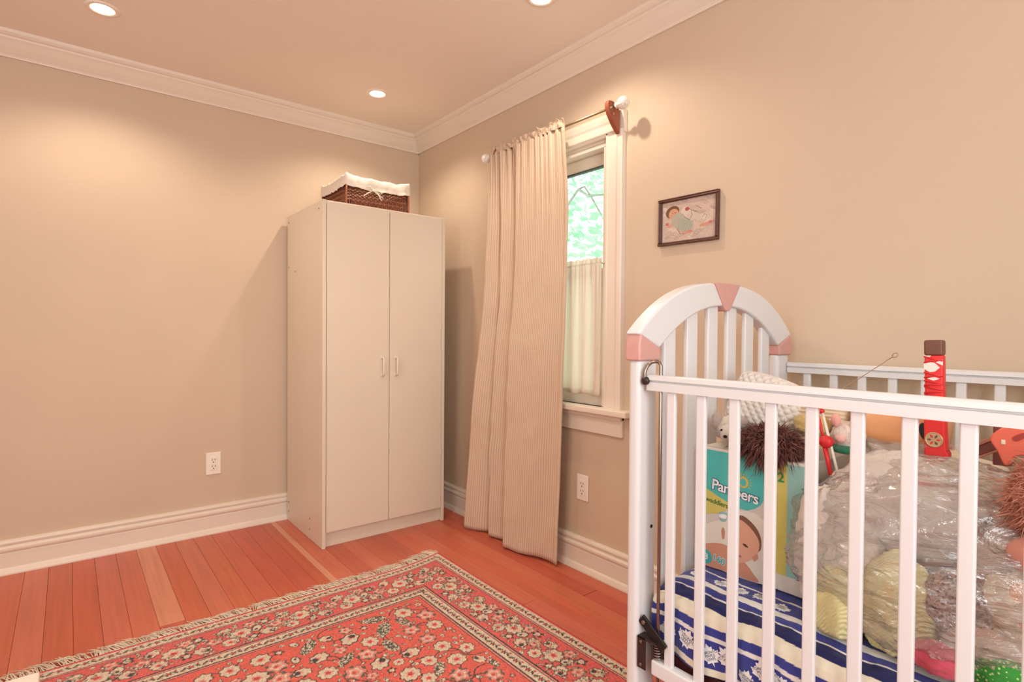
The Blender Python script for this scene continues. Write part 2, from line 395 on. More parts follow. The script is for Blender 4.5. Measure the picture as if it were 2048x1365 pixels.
# ------------------------------------------------------------------ downlights
M_lamp = mat('lamp_glow', (255, 236, 205), .5, emit=((255, 238, 214), 14))
names = ['round recessed ceiling light nearest the left edge', 'round recessed ceiling light above the wardrobe', 'round recessed ceiling light above the curtained window',
         'round recessed ceiling light over the middle of the rug']
for (x, y), nm in zip(LIGHTS, names):
    d = thing('ceiling_light', (x, y, H), nm, 'light', 'recessed ceiling lights')
    Mx = Matrix.Translation((x, y, H))
    MB().lathe([(HR-.004, .0), (HR-.003, -.004), (HR+.008, -.0045), (HR+.014, -.002), (HR+.015, .0)], Mx, 32, cap=False).build('trim_ring', M_ceil, d, smooth=True)
    b = MB(); k = 28
    prof = [(HR, 0), (HR-.002, .03), (HR-.006, .06)]
    for r, z in prof:
        for j in range(k): a = 2*math.pi*j/k; b.v.append((x+r*math.cos(a), y+r*math.sin(a), H+z))
    for i in range(2):
        for j in range(k): b.f.append((i*k+j, i*k+(j+1) % k, (i+1)*k+(j+1) % k, (i+1)*k+j))
    b.f.append(tuple(range(2*k, 3*k)))
    b.build('can', mat('can_white', (225, 205, 180), .4), d)
    MB().lathe([(.004, .004), (.024, .006), (.030, .012), (.031, .02), (.012, .05)], Mx, 24).build('bulb', M_lamp, d, smooth=True)
    ld = bpy.data.lights.new('downlight', 'SPOT'); ld.energy = DOWN_W; ld.color = DOWN_COL; ld.spot_size = math.radians(138); ld.spot_blend = .6; ld.shadow_soft_size = .018
    lo = bpy.data.objects.new('downlight', ld); COL.objects.link(lo); lo.location = (x, y, H-.012); lo.parent = None

# ================================================================== WARDROBE
wx0, wx1, wyf, wyb, wh = -.835, -.152, -.574, -.032, 1.682
wd = thing('wardrobe', ((wx0+wx1)/2, (wyf+wyb)/2, 0), 'tall white two door wardrobe in the corner', 'wardrobe')
t_ = .018
MB().box(wx0, wx0+t_, wyf, wyb, 0, wh).build('side_panel', M_melamine, wd, bevel=.0025)
MB().box(wx1-t_, wx1, wyf, wyb, 0, wh).build('side_panel', M_melamine, wd, bevel=.0025)
MB().box(wx0+t_, wx1-t_, wyf+.002, wyb, wh-.02, wh-.002).build('top_panel', M_melamine, wd, bevel=.0015)
MB().box(wx0+t_, wx1-t_, wyf+.024, wyf+.04, .0, .08).build('plinth', M_melamine, wd, bevel=.001)
MB().box(wx0+t_, wx1-t_, wyf+.02, wyb, .08, .096).build('bottom_panel', M_melamine, wd)
MB().box(wx0+t_, wx1-t_, wyb-.006, wyb, .08, wh-.024).build('back_panel', M_melamine, wd)
wm = -.487
for i, (a, c, hx) in enumerate(((wx0+t_+.002, wm-.0015, -.528), (wm+.0015, wx1-t_-.002, -.4515))):
    d = MB().box(a, c, wyf-.001, wyf+.016, .076, wh-.006).build('door', M_melamine, wd, bevel=.0018)
    h0, h1 = .822, .923; y = wyf-.001
    b = MB().tube([(hx, y, h1-.006), (hx, y-.017, h1-.005), (hx, y-.022, h1-.013), (hx, y-.022, h0+.013), (hx, y-.017, h0+.005), (hx, y, h0+.006)], .0048, 8)
    b.lathe([(.0085, 0), (.0085, .003), (.006, .005)], Matrix.Translation((hx, y, h1-.006)) @ Matrix.Rotation(math.pi/2, 4, 'X'), 12)
    b.lathe([(.0085, 0), (.0085, .003), (.006, .005)], Matrix.Translation((hx, y, h0+.006)) @ Matrix.Rotation(math.pi/2, 4, 'X'), 12)
    b.build('handle', M_trim, d, smooth=True)
for (y, z) in ((-.06, 1.645), (-.06, 1.40), (-.17, 1.37), (-.06, .105), (-.06, .055), (-.40, .105), (-.40, .052), (-.52, 1.645)):
    MB().lathe([(.004, 0), (.004, .0012), (.0025, .0016)], Matrix.Translation((wx0, y, z)) @ Matrix.Rotation(-math.pi/2, 4, 'Y'), 10).build('screw_cap', mat('cap', (120, 95, 78), .5), wd)

# ================================================================== BASKET on the wardrobe
bx0, bx1, by0, by1, bz0 = -.668, -.315, -.45, -.115, wh
bz1 = 1.835
bk = thing('basket', ((bx0+bx1)/2, (by0+by1)/2, bz0), 'brown wicker basket with white fabric liner on top of the wardrobe', 'basket')
M_wick = mat('wicker', (128, 74, 52), .6, noise_amt=.25, noise_scale=60)
M_wick2 = mat('wicker_light', (168, 106, 78), .6, noise_amt=.25, noise_scale=60)
M_liner = mat('liner_cloth', (240, 228, 214), .85, sheen=.2, bump=.05, bump_scale=60)
def taper(z): return .012*(1-(z-bz0)/(bz1-bz0))
MB().box(bx0+.014, bx1-.014, by0+.014, by1-.014, bz0, bz0+.008).build('base', M_wick, bk)
# woven walls: upright stakes with horizontal weavers going in and out
def ring_pts(z, phase, amp=.0055, per=.024, r=.02):
    pts = []; i = bx0+taper(z); 
    x0, x1, y0, y1 = bx0+taper(z), bx1-taper(z), by0+taper(z), by1-taper(z)
    def seg(p, q, nrm):
        L = math.hypot(q[0]-p[0], q[1]-p[1]); n_ = int(L/(per/2))
        for k in range(n_):
            t = k/n_; w = amp*(1 if (k+phase) % 2 else -1)
            pts.append((p[0]+(q[0]-p[0])*t + nrm[0]*w, p[1]+(q[1]-p[1])*t + nrm[1]*w, z))
    seg((x0+r,y0),(x1-r,y0),(0,-1)); seg((x1-r*.4,y0+r*.4),(x1,y0+r),(.7,-.7)); seg((x1,y0+r),(x1,y1-r),(1,0)); seg((x1-r,y1),(x0+r,y1),(0,1)); seg((x0,y1-r),(x0,y0+r),(-1,0))
    pts.append(pts[0]); return pts
nrow = 17
for k in range(nrow):
    z = bz0 + .006 + k*(bz1-bz0-.02)/nrow
    MB().tube(ring_pts(z, k), .0044, 5, cap=False).build('weaver', M_wick if k % 3 else M_wick2, bk, smooth=True)
b = MB(); per = .012
def stakes(p, q):
    L = math.hypot(q[0]-p[0], q[1]-p[1]); n_ = int(L/per)
    for k in range(n_+1):
        t = k/n_; b.tube([(p[0]+(q[0]-p[0])*t, p[1]+(q[1]-p[1])*t, bz0+.002), (p[0]+(q[0]-p[0])*t, p[1]+(q[1]-p[1])*t, bz1-.006)], .0028, 5)
i_ = .006
stakes((bx0+i_, by0+i_), (bx1-i_, by0+i_)); stakes((bx1-i_, by0+i_), (bx1-i_, by1-i_)); stakes((bx1-i_, by1-i_), (bx0+i_, by1-i_)); stakes((bx0+i_, by1-i_), (bx0+i_, by0+i_))
tag(b.build('stakes', M_wick2, bk, smooth=True), 'upright wicker stakes', kind='stuff')
# corner rods
for (x, y) in ((bx0, by0), (bx1, by0), (bx0, by1), (bx1, by1)):
    MB().tube([(x, y, bz0+.001), (x, y, bz1-.004)], .006, 8).build('corner_post', M_wick2, bk, smooth=True)
# liner: folded over the rim, with a hanging flap outside and a sag inside
def liner(u, v):
    # u around the rim, v from inside (0) over the rim to the outer hem (1)
    per_ = [(bx0, by0), (bx1, by0), (bx1, by1), (bx0, by1)]
    t = (u % 1)*4; i = int(t) % 4; f = t-int(t); p = per_[i]; q = per_[(i+1) % 4]
    x = p[0]+(q[0]-p[0])*f; y = p[1]+(q[1]-p[1])*f
    cx, cy = (bx0+bx1)/2, (by0+by1)/2
    prof = [(-.030, -.045), (-.012, -.01), (-.004, .008), (.004, .011), (.010, .004), (.014, -.018), (.014, -.036), (.016, -.052)]
    tt = v*(len(prof)-1); k = min(int(tt), len(prof)-2); g = tt-k
    o = prof[k][0]+(prof[k+1][0]-prof[k][0])*g; dz = prof[k][1]+(prof[k+1][1]-prof[k][1])*g
    nx = (1 if i == 1 else -1 if i == 3 else 0); ny = (-1 if i == 0 else 1 if i == 2 else 0)
    e = .10; 
    if f < e: w = .5+.5*f/e; j = (i-1) % 4
    elif f > 1-e: w = .5+.5*(1-f)/e; j = (i+1) % 4
    else: w = 1; j = i
    mx_ = (1 if j == 1 else -1 if j == 3 else 0); my_ = (-1 if j == 0 else 1 if j == 2 else 0)
    nx, ny = nx*w+mx_*(1-w), ny*w+my_*(1-w)
    wob = .004*noise.noise(Vector((x*25, y*25, v*2))) + .003*noise.noise(Vector((x*60, y*60, v*3+5)))
    sag = -.006*math.sin(math.pi*f) + .010*(abs(f-.5)*2)**8
    hem = (v > .8)*.004*noise.noise(Vector((x*18, y*18, 9)))
    return (x + nx*(o+wob), y + ny*(o+wob), bz1 + dz + .012 + sag + wob + hem)
MB().grid(liner, 160, 24, closeu=True).build('liner', M_liner, bk, smooth=True, solid=.0025)
# bow tie
bxx, byy, bzz = -.535, by0-.02, 1.79
b = MB()
b.tube([(bxx-.05, byy, bzz-.034), (bxx-.028, byy-.004, bzz-.018), (bxx, byy-.006, bzz)], .003, 6).tube([(bxx, byy-.006, bzz), (bxx+.03, byy-.004, bzz-.016), (bxx+.06, byy, bzz-.030)], .003, 6)
b.tube([(bxx, byy-.006, bzz), (bxx-.022, byy-.012, bzz+.018), (bxx-.038, byy-.008, bzz+.010), (bxx-.018, byy-.01, bzz-.002), (bxx, byy-.006, bzz)], .0028, 6)
b.tube([(bxx, byy-.006, bzz), (bxx+.026, byy-.012, bzz+.004), (bxx+.052, byy-.008, bzz-.010), (bxx+.028, byy-.01, bzz-.012), (bxx, byy-.006, bzz)], .0028, 6)
b.tube([(bxx+.03, byy-.004, bzz-.016), (bxx+.05, byy-.004, bzz-.045)], .0028, 6)
b.blob((bxx, byy-.007, bzz), (.006, .005, .006), 0, 1, 0, 10, 8)
b.build('ribbon_bow', M_liner, bk, smooth=True)

# ================================================================== OUTLETS
def outlet(to3, loc, label):
    o = thing('wall_outlet', loc, label, 'outlet', 'white wall outlets')
    def slab(u0, u1, v0, v1, w0, w1, mt, name, par, bev=0):
        b = MB(); P = [to3(u, v, w) for w in (w0, w1) for (u, v) in ((u0,v0),(u1,v0),(u1,v1),(u0,v1))]
        b.v = P; b.f = [(0,3,2,1),(4,5,6,7),(0,1,5,4),(1,2,6,5),(2,3,7,6),(3,0,4,7)]
        return b.build(name, mt, par, bevel=bev)
    slab(-.035, .035, -.057, .057, 0, .006, M_plate, 'plate', o, .003)
    r = slab(-.017, .017, -.034, .034, .0055, .0085, M_plate, 'receptacle', o, .0015)
    for c in (.0165, -.0165):
        slab(-.008, -.0055, c-.001, c+.008, .0083, .0088, M_slot, 'slot', r); slab(.0055, .008, c-.001, c+.008, .0083, .0088, M_slot, 'slot', r)
        slab(-.0025, .0025, c-.012, c-.0065, .0083, .0088, M_slot, 'ground_hole', r)
    slab(-.002, .002, .047, .051, .0055, .0068, M_trim, 'screw', o); slab(-.002, .002, -.051, -.047, .0055, .0068, M_trim, 'screw', o)
outlet(lambda u, v, w: (-1.1965+u, -w, .361+v), (-1.1965, 0, .361), 'white wall outlet on the wall left of the wardrobe')
outlet(lambda u, v, w: (-w, -1.4925-u, .364+v), (0, -1.4925, .364), 'white wall outlet below the window sill')

# ================================================================== CURTAIN ROD + LONG CURTAIN
ry0, ry1, rx, rz = -1.735, -.895, -.085, 1.955
rod = thing('curtain_rod', (rx, (ry0+ry1)/2, rz), 'thin metal curtain rod with glass ball ends above the window', 'curtain rod')
MB().tube([(rx, ry0, rz), (rx, ry1, rz)], .0055, 10).build('pole', M_brass, rod, smooth=True)
def crystal():
    mt = mat('finial_glass', (238, 228, 216), .12, .6, noise_amt=.22, noise_scale=90, bump=.5, bump_scale=70); return mt
for y, s in ((ry0, -1), (ry1, 1)):
    Mx = Matrix.Translation((rx, y, rz)) @ Matrix.Rotation(-s*math.pi/2, 4, 'X')
    b = MB().lathe([(.009, -.004), (.013, .0), (.013, .004), (.008, .008), (.008, .011), (.015, .014), (.022, .022), (.0255, .033), (.024, .044), (.018, .053), (.009, .059), (.003, .061)], Mx, 14)
    fo = b.build('finial', crystal(), rod)
    MB().lathe([(.0095, -.012), (.0095, -.003), (.011, -.001)], Mx, 14).build('collar', M_brass, fo, smooth=True)
for y in (-1.695, -.945):
    # wooden bracket: shield-like board on the casing face with an arm
    pr = [(-.070, rz+.032), (-.093, rz+.030), (-.099, rz+.018), (-.098, rz), (-.090, rz-.022), (-.066, rz-.054), (-.040, rz-.080), (-.027, rz-.090), (-.026, rz+.0), (-.040, rz+.022)]
    bo = MB().prism(pr, lambda u, v, w: (u, w, v), y-.010, y+.010).build('bracket', M_wood_dk, rod, bevel=.003)
    MB().lathe([(.0055, 0), (.0055, .002), (.002, .003)], Matrix.Translation((-.07, y-.010, rz-.02)) @ Matrix.Rotation(math.pi/2, 4, 'X'), 10).build('screw', M_brass, bo)

def stripe_mat(name, c1, c2, c3, period, trans=.25, rough=.8):
    mt = bpy.data.materials.new(name); mt.use_nodes = True; nt = mt.node_tree; b = nt.nodes['Principled BSDF']
    uv = nt.nodes.new('ShaderNodeUVMap'); uv.uv_map = 'UVMap'; sp = nt.nodes.new('ShaderNodeSeparateXYZ'); nt.links.new(uv.outputs[0], sp.inputs[0])
    mu = nt.nodes.new('ShaderNodeMath'); mu.operation = 'DIVIDE'; mu.inputs[1].default_value = period; nt.links.new(sp.outputs[0], mu.inputs[0])
    fr = nt.nodes.new('ShaderNodeMath'); fr.operation = 'FRACT'; nt.links.new(mu.outputs[0], fr.inputs[0])
    cr = nt.nodes.new('ShaderNodeValToRGB'); cr.color_ramp.interpolation = 'LINEAR'
    e = cr.color_ramp.elements; e[0].position = 0; e[0].color = rgb(*c1); e[1].position = .99; e[1].color = rgb(*c1)
    for pos, c in ((.40, c1), (.5, c2), (.72, c2), (.80, c3), (.86, c1)):
        q = cr.color_ramp.elements.new(pos); q.color = rgb(*c)
    nt.links.new(fr.outputs[0], cr.inputs[0]); nt.links.new(cr.outputs[0], b.inputs['Base Color'])
    b.inputs['Roughness'].default_value = rough; b.inputs['Sheen Weight'].default_value = .15
    n = nt.nodes.new('ShaderNodeTexNoise'); n.inputs['Scale'].default_value = 22; n.inputs['Detail'].default_value = 4
    bp = nt.nodes.new('ShaderNodeBump'); bp.inputs['Strength'].default_value = .25; bp.inputs['Distance'].default_value = .02; nt.links.new(n.outputs[0], bp.inputs['Height']); nt.links.new(bp.outputs[0], b.inputs['Normal'])
    tl = nt.nodes.new('ShaderNodeBsdfTranslucent'); nt.links.new(cr.outputs[0], tl.inputs[0]); nt.links.new(bp.outputs[0], tl.inputs['Normal'])
    mx = nt.nodes.new('ShaderNodeMixShader'); mx.inputs[0].default_value = trans
    nt.links.new(b.outputs[0], mx.inputs[1]); nt.links.new(tl.outputs[0], mx.inputs[2]); nt.links.new(mx.outputs[0], nt.nodes['Material Output'].inputs[0])
    return mt
M_curt = stripe_mat('curtain_fabric', (232, 207, 179), (212, 177, 151), (240, 219, 194), .0145, .18)
def interp(x, xs, ys): return float(np.interp(x, xs, ys))
zl = [0, .42, .83, 1.22, 1.60, 1.98]; yl = [-.752, -.785, -.845, -.905, -.925, -.925]; yrr = [-1.412, -1.424, -1.442, -1.458, -1.470, -1.450]
panels = [0, .27, .50, 1.0]                     # three broad folds
fwd = [(-.140, -.070), (-.122, -.072), (-.142, -.082)]
def curtain(u, v):
    ztop = 1.952; zbot = .012
    z = ztop + (zbot-ztop)*v
    panels = [0, .16+.11*v, .37+.13*v, 1.0]
    k = 0 if u < panels[1] else 1 if u < panels[2] else 2
    f = (u-panels[k])/(panels[k+1]-panels[k])
    a, c = fwd[k]
    x = a + (c-a)*min(1, max(0, (f-.06)/.86))
    if f < .06: x = -.075 + (a+.075)*(math.sin(f/.06*math.pi/2) if k else 1)
    grow = .42 + .58*min(1, v*1.6)
    xf = -.096 + (x+.100)*grow
    xf += .004*math.sin(u*21+v*2)*v
    # gathers at the heading, fading downwards
    g = math.exp(-v*9)
    dens = 1.25 if u < .38 else .55
    xf += g*.0105*dens*math.sin(u*95 + 2*math.sin(u*17)) + .5*math.exp(-v*4)*.006*math.sin(u*43+1)
    # large soft wrinkles lower down
    xf += .010*noise.noise(Vector((u*4, v*5, 1.3)))*min(1, v*2) + .0032*noise.noise(Vector((u*11+v*6, v*17, 4)))*min(1, v*2)
    yy = interp(z, zl, yl)*(1-u) + interp(z, zl, yrr)*u
    # overlap: each fold's leading edge laps over the one before
    if f < .06 and k: yy += .012*grow*math.sin(f/.06*math.pi)
    zz = z + (.012*noise.noise(Vector((u*4, 0, 2))) if v > .97 else 0) - (1-v)*0
    return (min(xf, -.030), yy, zz)
cu_ = thing('long_curtain', (-.1, -1.15, .01), 'long cream striped curtain hanging to the floor', 'curtain')
NU, NV = 260, 110
MB().grid(curtain, NU, NV, uvfn=lambda u, v: (u*.78, v*1.95)).build('panel', M_curt, cu_, smooth=True, solid=.0016)
def heading(u, v):
    # ruffle standing above the rod pocket
    p0 = curtain(u, 0.0)
    g = math.sin(u*95 + 2*math.sin(u*17)); up = v*.036*(1+.7*noise.noise(Vector((u*16, 3, 1))))
    x = rx - .010*(1 if v < 1 else 1) + (-.006+.012*v)*g + .018*noise.noise(Vector((u*24, v*2, 7)))*v
    return (x, p0[1] + .004*math.cos(u*95)*v, 1.952 + up)
MB().grid(heading, NU, 10, uvfn=lambda u, v: (u*.78, -v*.04)).build('heading_ruffle', M_curt, cu_, smooth=True, solid=.0016)
MB().grid(lambda u, v: tuple(Vector(curtain(1, v)) + Vector((-.0015, .022*(1-u), 0)) + Vector((.0015*u*0, 0, 0))), 4, NV, uvfn=lambda u, v: (.5*u*.014, v)).build('side_hem', M_curt, cu_, smooth=True, solid=.0012)

# ================================================================== CAFE CURTAIN
cz0, cz1, cxx = .782, 1.352, -.002
crod = tag(MB().tube([(cxx, OY0+.012, 1.352), (cxx, OY1-.012, 1.352)], .004, 8).build('cafe_rod', M_trim, loc=(cxx, (OY0+OY1)/2, 1.352)), 'thin white rod carrying the short window curtain', 'curtain rod')
M_cafe = stripe_mat('cafe_fabric', (250, 242, 230), (246, 234, 220), (232, 238, 226), .11, .5)
def cafe(u, v):
    y = (OY0+.022) + (OY1-OY0-.044)*u
    z = cz1 + (cz0-cz1)*v
    g = math.exp(-v*6)
    x = cxx - .007 - .010*(.3+.7*v)*(.5+.5*math.sin(u*52+.6*math.sin(v*3))) - g*.005*math.sin(u*150+2*math.sin(u*31)) - .004*noise.noise(Vector((u*9, v*3, 8)))*v
    return (min(x, cxx-.0045), y, z - .004*math.sin(u*30)*(v > .98))
cc = thing('cafe_curtain', (cxx, (OY0+OY1)/2, cz0), 'short sheer white curtain over the lower half of the window', 'curtain')
MB().grid(cafe, 220, 50, uvfn=lambda u, v: (u*.9, v*.6)).build('panel', M_cafe, cc, smooth=True, solid=.001)
MB().grid(lambda u, v: (cxx - .006 - .004*math.sin(u*150+2*math.sin(u*31)) - .004*noise.noise(Vector((u*40, v, 3)))*v, (OY0+.022)+(OY1-OY0-.044)*u, cz1 + .024*v*(1+.4*noise.noise(Vector((u*26, 1, 1))))), 220, 6, uvfn=lambda u, v: (u*.9, -v*.03)).build('heading_ruffle', M_cafe, cc, smooth=True, solid=.001)
MB().grid(lambda u, v: tuple(Vector(cafe(u, .965+.035*v)) + Vector((-.0016, 0, 0))), 220, 3, uvfn=lambda u, v: (u*.9, v*.02)).build('hem', M_cafe, cc, smooth=True, solid=.001)

# ================================================================== PICTURE
px0, px1, pz0, pz1 = -2.138, -1.888, 1.384, 1.560     # along y (right end first), height
pc = thing('framed_picture', (0, (px0+px1)/2, pz0), 'small framed print of a sleeping child with a toy on the right wall', 'picture')
M_frame = mat('frame_wood', (92, 56, 44), .4, .5, noise_amt=.25, noise_scale=50)
fw = .013; tilt = Matrix.Translation((0, (px0+px1)/2, (pz0+pz1)/2)) @ Matrix.Rotation(math.radians(.6), 4, 'X') @ Matrix.Translation((0, -(px0+px1)/2, -(pz0+pz1)/2))
def bar(p0, p1, horiz):
    pr = [(0,0),(0,.014),(.003,.018),(.006,.015),(.009,.017),(fw,.010),(fw,0)]
    return pr
prf = [(0,.002),(0,.014),(.003,.018),(.006,.0155),(.009,.0165),(fw,.010),(fw,.002)]
MB().prism(prf, lambda u, v, w: tilt @ Vector((-v, w, pz1-u)), px0, px1).build('frame_bar', M_frame, pc)
MB().prism(prf, lambda u, v, w: tilt @ Vector((-v, w, pz0+u)), px0, px1).build('frame_bar', M_frame, pc)
MB().prism(prf, lambda u, v, w: tilt @ Vector((-v, px0+u, w)), pz0+fw, pz1-fw).build('frame_bar', M_frame, pc)
MB().prism(prf, lambda u, v, w: tilt @ Vector((-v, px1-u, w)), pz0+fw, pz1-fw).build('frame_bar', M_frame, pc)
class Canvas:
    """flat print, painted shape by shape into an array of linear colours; x to the right, y up, in metres"""
    def __init__(s, w, h, step, base):
        s.nx, s.ny = int(w/step)+1, int(h/step)+1; s.w, s.h = w, h
        s.X, s.Y = np.meshgrid(np.linspace(0, w, s.nx), np.linspace(0, h, s.ny)); s.C = np.zeros((s.ny, s.nx, 3)); s.C[:] = rgb(*base)[:3]
    def win(s, x0, x1, y0, y1):
        i0 = max(0, int((x0)/s.w*(s.nx-1))-1); i1 = min(s.nx, int(x1/s.w*(s.nx-1))+2); j0 = max(0, int(y0/s.h*(s.ny-1))-1); j1 = min(s.ny, int(y1/s.h*(s.ny-1))+2)
        return (slice(j0, j1), slice(i0, i1)) if i1 > i0 and j1 > j0 else None
    def paint(s, wn, msk, col):
        c = s.C[wn]; c[msk] = rgb(*col)[:3]
    def ell(s, cx, cy, rx, ry, col, rot=0, fn=None):
        R = max(rx, ry)*1.3; wn = s.win(cx-R, cx+R, cy-R, cy+R)
        if not wn: return
        x = s.X[wn]-cx; y = s.Y[wn]-cy; c, q = math.cos(rot), math.sin(rot); a = (x*c+y*q)/rx; b = (-x*q+y*c)/ry
        r = np.sqrt(a*a+b*b); lim = 1.0 if fn is None else fn(np.arctan2(b, a)); s.paint(wn, r < lim, col)
    def line(s, pts, wd, col):
        for (a, b), (c, d) in zip(pts[:-1], pts[1:]):
            wn = s.win(min(a, c)-wd, max(a, c)+wd, min(b, d)-wd, max(b, d)+wd)
            if not wn: continue
            x = s.X[wn]; y = s.Y[wn]; L = max(1e-9, (c-a)**2+(d-b)**2); t = np.clip(((x-a)*(c-a)+(y-b)*(d-b))/L, 0, 1)
            s.paint(wn, np.hypot(x-a-t*(c-a), y-b-t*(d-b)) < wd/2, col)
    def rect(s, x0, x1, y0, y1, col):
        wn = s.win(x0, x1, y0, y1)
        if wn: x = s.X[wn]; y = s.Y[wn]; s.paint(wn, (x >= x0) & (x <= x1) & (y >= y0) & (y <= y1), col)
    def build(s, name, mt, to3, parent, loc=None, smooth=False):
        v = to3(s.X.ravel(), s.Y.ravel()); org = ORG[parent.name] if parent is not None else Vector(loc)
        v = v - np.array(org)
        idx = np.arange(s.nx*s.ny).reshape(s.ny, s.nx)
        q = np.stack([idx[:-1,:-1], idx[:-1,1:], idx[1:,1:], idx[1:,:-1]], -1).reshape(-1, 4)
        me = bpy.data.meshes.new(name); me.vertices.add(len(v)); me.vertices.foreach_set('co', v.astype(np.float32).ravel())
        me.loops.add(q.size); me.loops.foreach_set('vertex_index', q.ravel().astype(np.int32))
        me.polygons.add(len(q)); me.polygons.foreach_set('loop_start', (np.arange(len(q))*4).astype(np.int32)); me.polygons.foreach_set('loop_total', np.full(len(q), 4, dtype=np.int32))
        me.update(calc_edges=True); me.validate()
        ca = me.color_attributes.new('Col', 'FLOAT_COLOR', 'POINT'); ca.data.foreach_set('color', np.concatenate([s.C.reshape(-1, 3), np.ones((len(v), 1))], 1).astype(np.float32).ravel())
        me.materials.append(mt); o = bpy.data.objects.new(name, me); COL.objects.link(o)
        if parent is not None: o.parent = parent; ORG[o.name] = org
        else: o.location = org; ORG[o.name] = Vector(org)
        return o
M_print = mat('paper_print', rough=.35, spec=.4, attr='Col')
pw_, ph_ = .224, .150
cv = Canvas(pw_, ph_, .001, (226, 200, 184))
rr_ = random.Random(5)
for _ in range(70):
    x, y = rr_.uniform(0, pw_), rr_.uniform(0, ph_); g = rr_.choice([(214, 188, 172), (234, 212, 196), (220, 196, 178), (206, 184, 170)])
    cv.ell(x, y, rr_.uniform(.008, .03), rr_.uniform(.003, .008), g, rr_.uniform(-.8, .8))
for _ in range(60):
    x, y = rr_.uniform(0, pw_), rr_.uniform(0, ph_*.5); a = rr_.uniform(-.5, .9); L = rr_.uniform(.01, .03)
    cv.line([(x, y), (x+L*math.cos(a), y+L*math.sin(a))], .0012, (186, 164, 150))
cv.ell(.045, .112, .030, .022, (132, 92, 70), .2); cv.ell(.050, .104, .022, .020, (226, 172, 138), .1)       # hair, face
cv.ell(.057, .108, .0045, .0016, (150, 100, 80), .2); cv.ell(.046, .107, .003, .0013, (150, 100, 80)); cv.ell(.053, .097, .003, .0015, (196, 100, 90))
cv.ell(.085, .070, .045, .032, (196, 190, 172), -.5); cv.ell(.105, .060, .030, .030, (188, 190, 172), -.3)     # gown
for k in range(7): cv.line([(.07+.008*k, .088-.004*k), (.075+.010*k, .035)], .0012, (164, 158, 142))
cv.line([(.046, .064), (.03, .058), (.022, .068)], .009, (226, 170, 146)); cv.ell(.022, .069, .007, .006, (222, 120, 110))
cv.line([(.095, .028), (.122, .030)], .011, (226, 160, 144)); cv.ell(.124, .031, .007, .006, (226, 150, 140))
cv.line([(.165, .045), (.198, .050)], .011, (228, 168, 140)); cv.ell(.203, .053, .008, .006, (224, 128, 122))
cv.ell(.110, .100, .030, .018, (230, 216, 198), -.5); cv.ell(.125, .085, .018, .014, (224, 206, 188), -.6); cv.ell(.150, .080, .010, .020, (224, 208, 190), .8)
cv.line([(.088, .098), (.105, .080), (.118, .072), (.128, .088), (.126, .105)], .0016, (120, 96, 84)); cv.line([(.115, .115), (.130, .105), (.150, .098)], .0018, (90, 72, 66)); cv.line([(.143, .121), (.168, .106)], .0016, (120, 96, 84))
cv.ell(.108, .114, .009, .007, (196, 90, 96)); cv.ell(.182, .075, .012, .010, (232, 216, 198)); cv.line([(.172, .075), (.180, .085), (.190, .078), (.184, .068)], .0014, (140, 110, 96))
cv.line([(.066, .046), (.080, .026), (.095, .024)], .0018, (100, 90, 80)); cv.line([(.135, .02), (.155, .015), (.165, .025)], .0014, (140, 118, 106))
cv.C *= .80*(1 + .10*np.random.randn(cv.ny, cv.nx, 1))
cv.C = np.clip(cv.C, .002, 1)
def pic3(x, y):
    P = np.stack([np.full_like(x, -.0055), px1-fw-x, pz0+fw+y], -1); return P
cv.build('print', M_print, pic3, pc)
MB().box(-.005, -.001, px0+.004, px1-.004, pz0+.004, pz1-.004).build('backing', mat('backing', (150, 120, 90), .8), pc)

# ================================================================== RUG
RXa, RXb, RYa, RYb = -2.28, -.418, -3.05, -1.0      # x range, y range (end with fringe at RYb)
RW, RL = RXb-RXa, RYb-RYa
cv = Canvas(RW, RL, .003, (230, 98, 80))
CREAM = (226, 204, 176); DARK = (62, 58, 50); GRN = (86, 92, 74); PINK = (232, 140, 126); RED = (206, 60, 58); FIELD = (230, 98, 80); TAN = (206, 182, 150); BORD = (226, 96, 88)
rg = random.Random(21)
d = np.minimum(np.minimum(cv.X, cv.w-cv.X), np.minimum(cv.Y, cv.h-cv.Y))
def band(a, b_, col): cv.C[(d >= a) & (d < b_)] = rgb(*col)[:3]
band(0, .010, RED); band(.010, .013, PINK); band(.013, .052, CREAM); band(.052, .056, DARK); band(.056, .061, PINK); band(.061, .064, DARK); band(.064, .222, BORD)
band(.222, .226, DARK); band(.226, .232, PINK); band(.232, .236, DARK); band(.236, .276, CREAM); band(.276, .280, DARK); band(.280, .286, PINK); band(.286, .290, DARK)
def petal(n_, k=.22, ph=0): return lambda t: 1 - k + k*np.cos(n_*(t+ph))
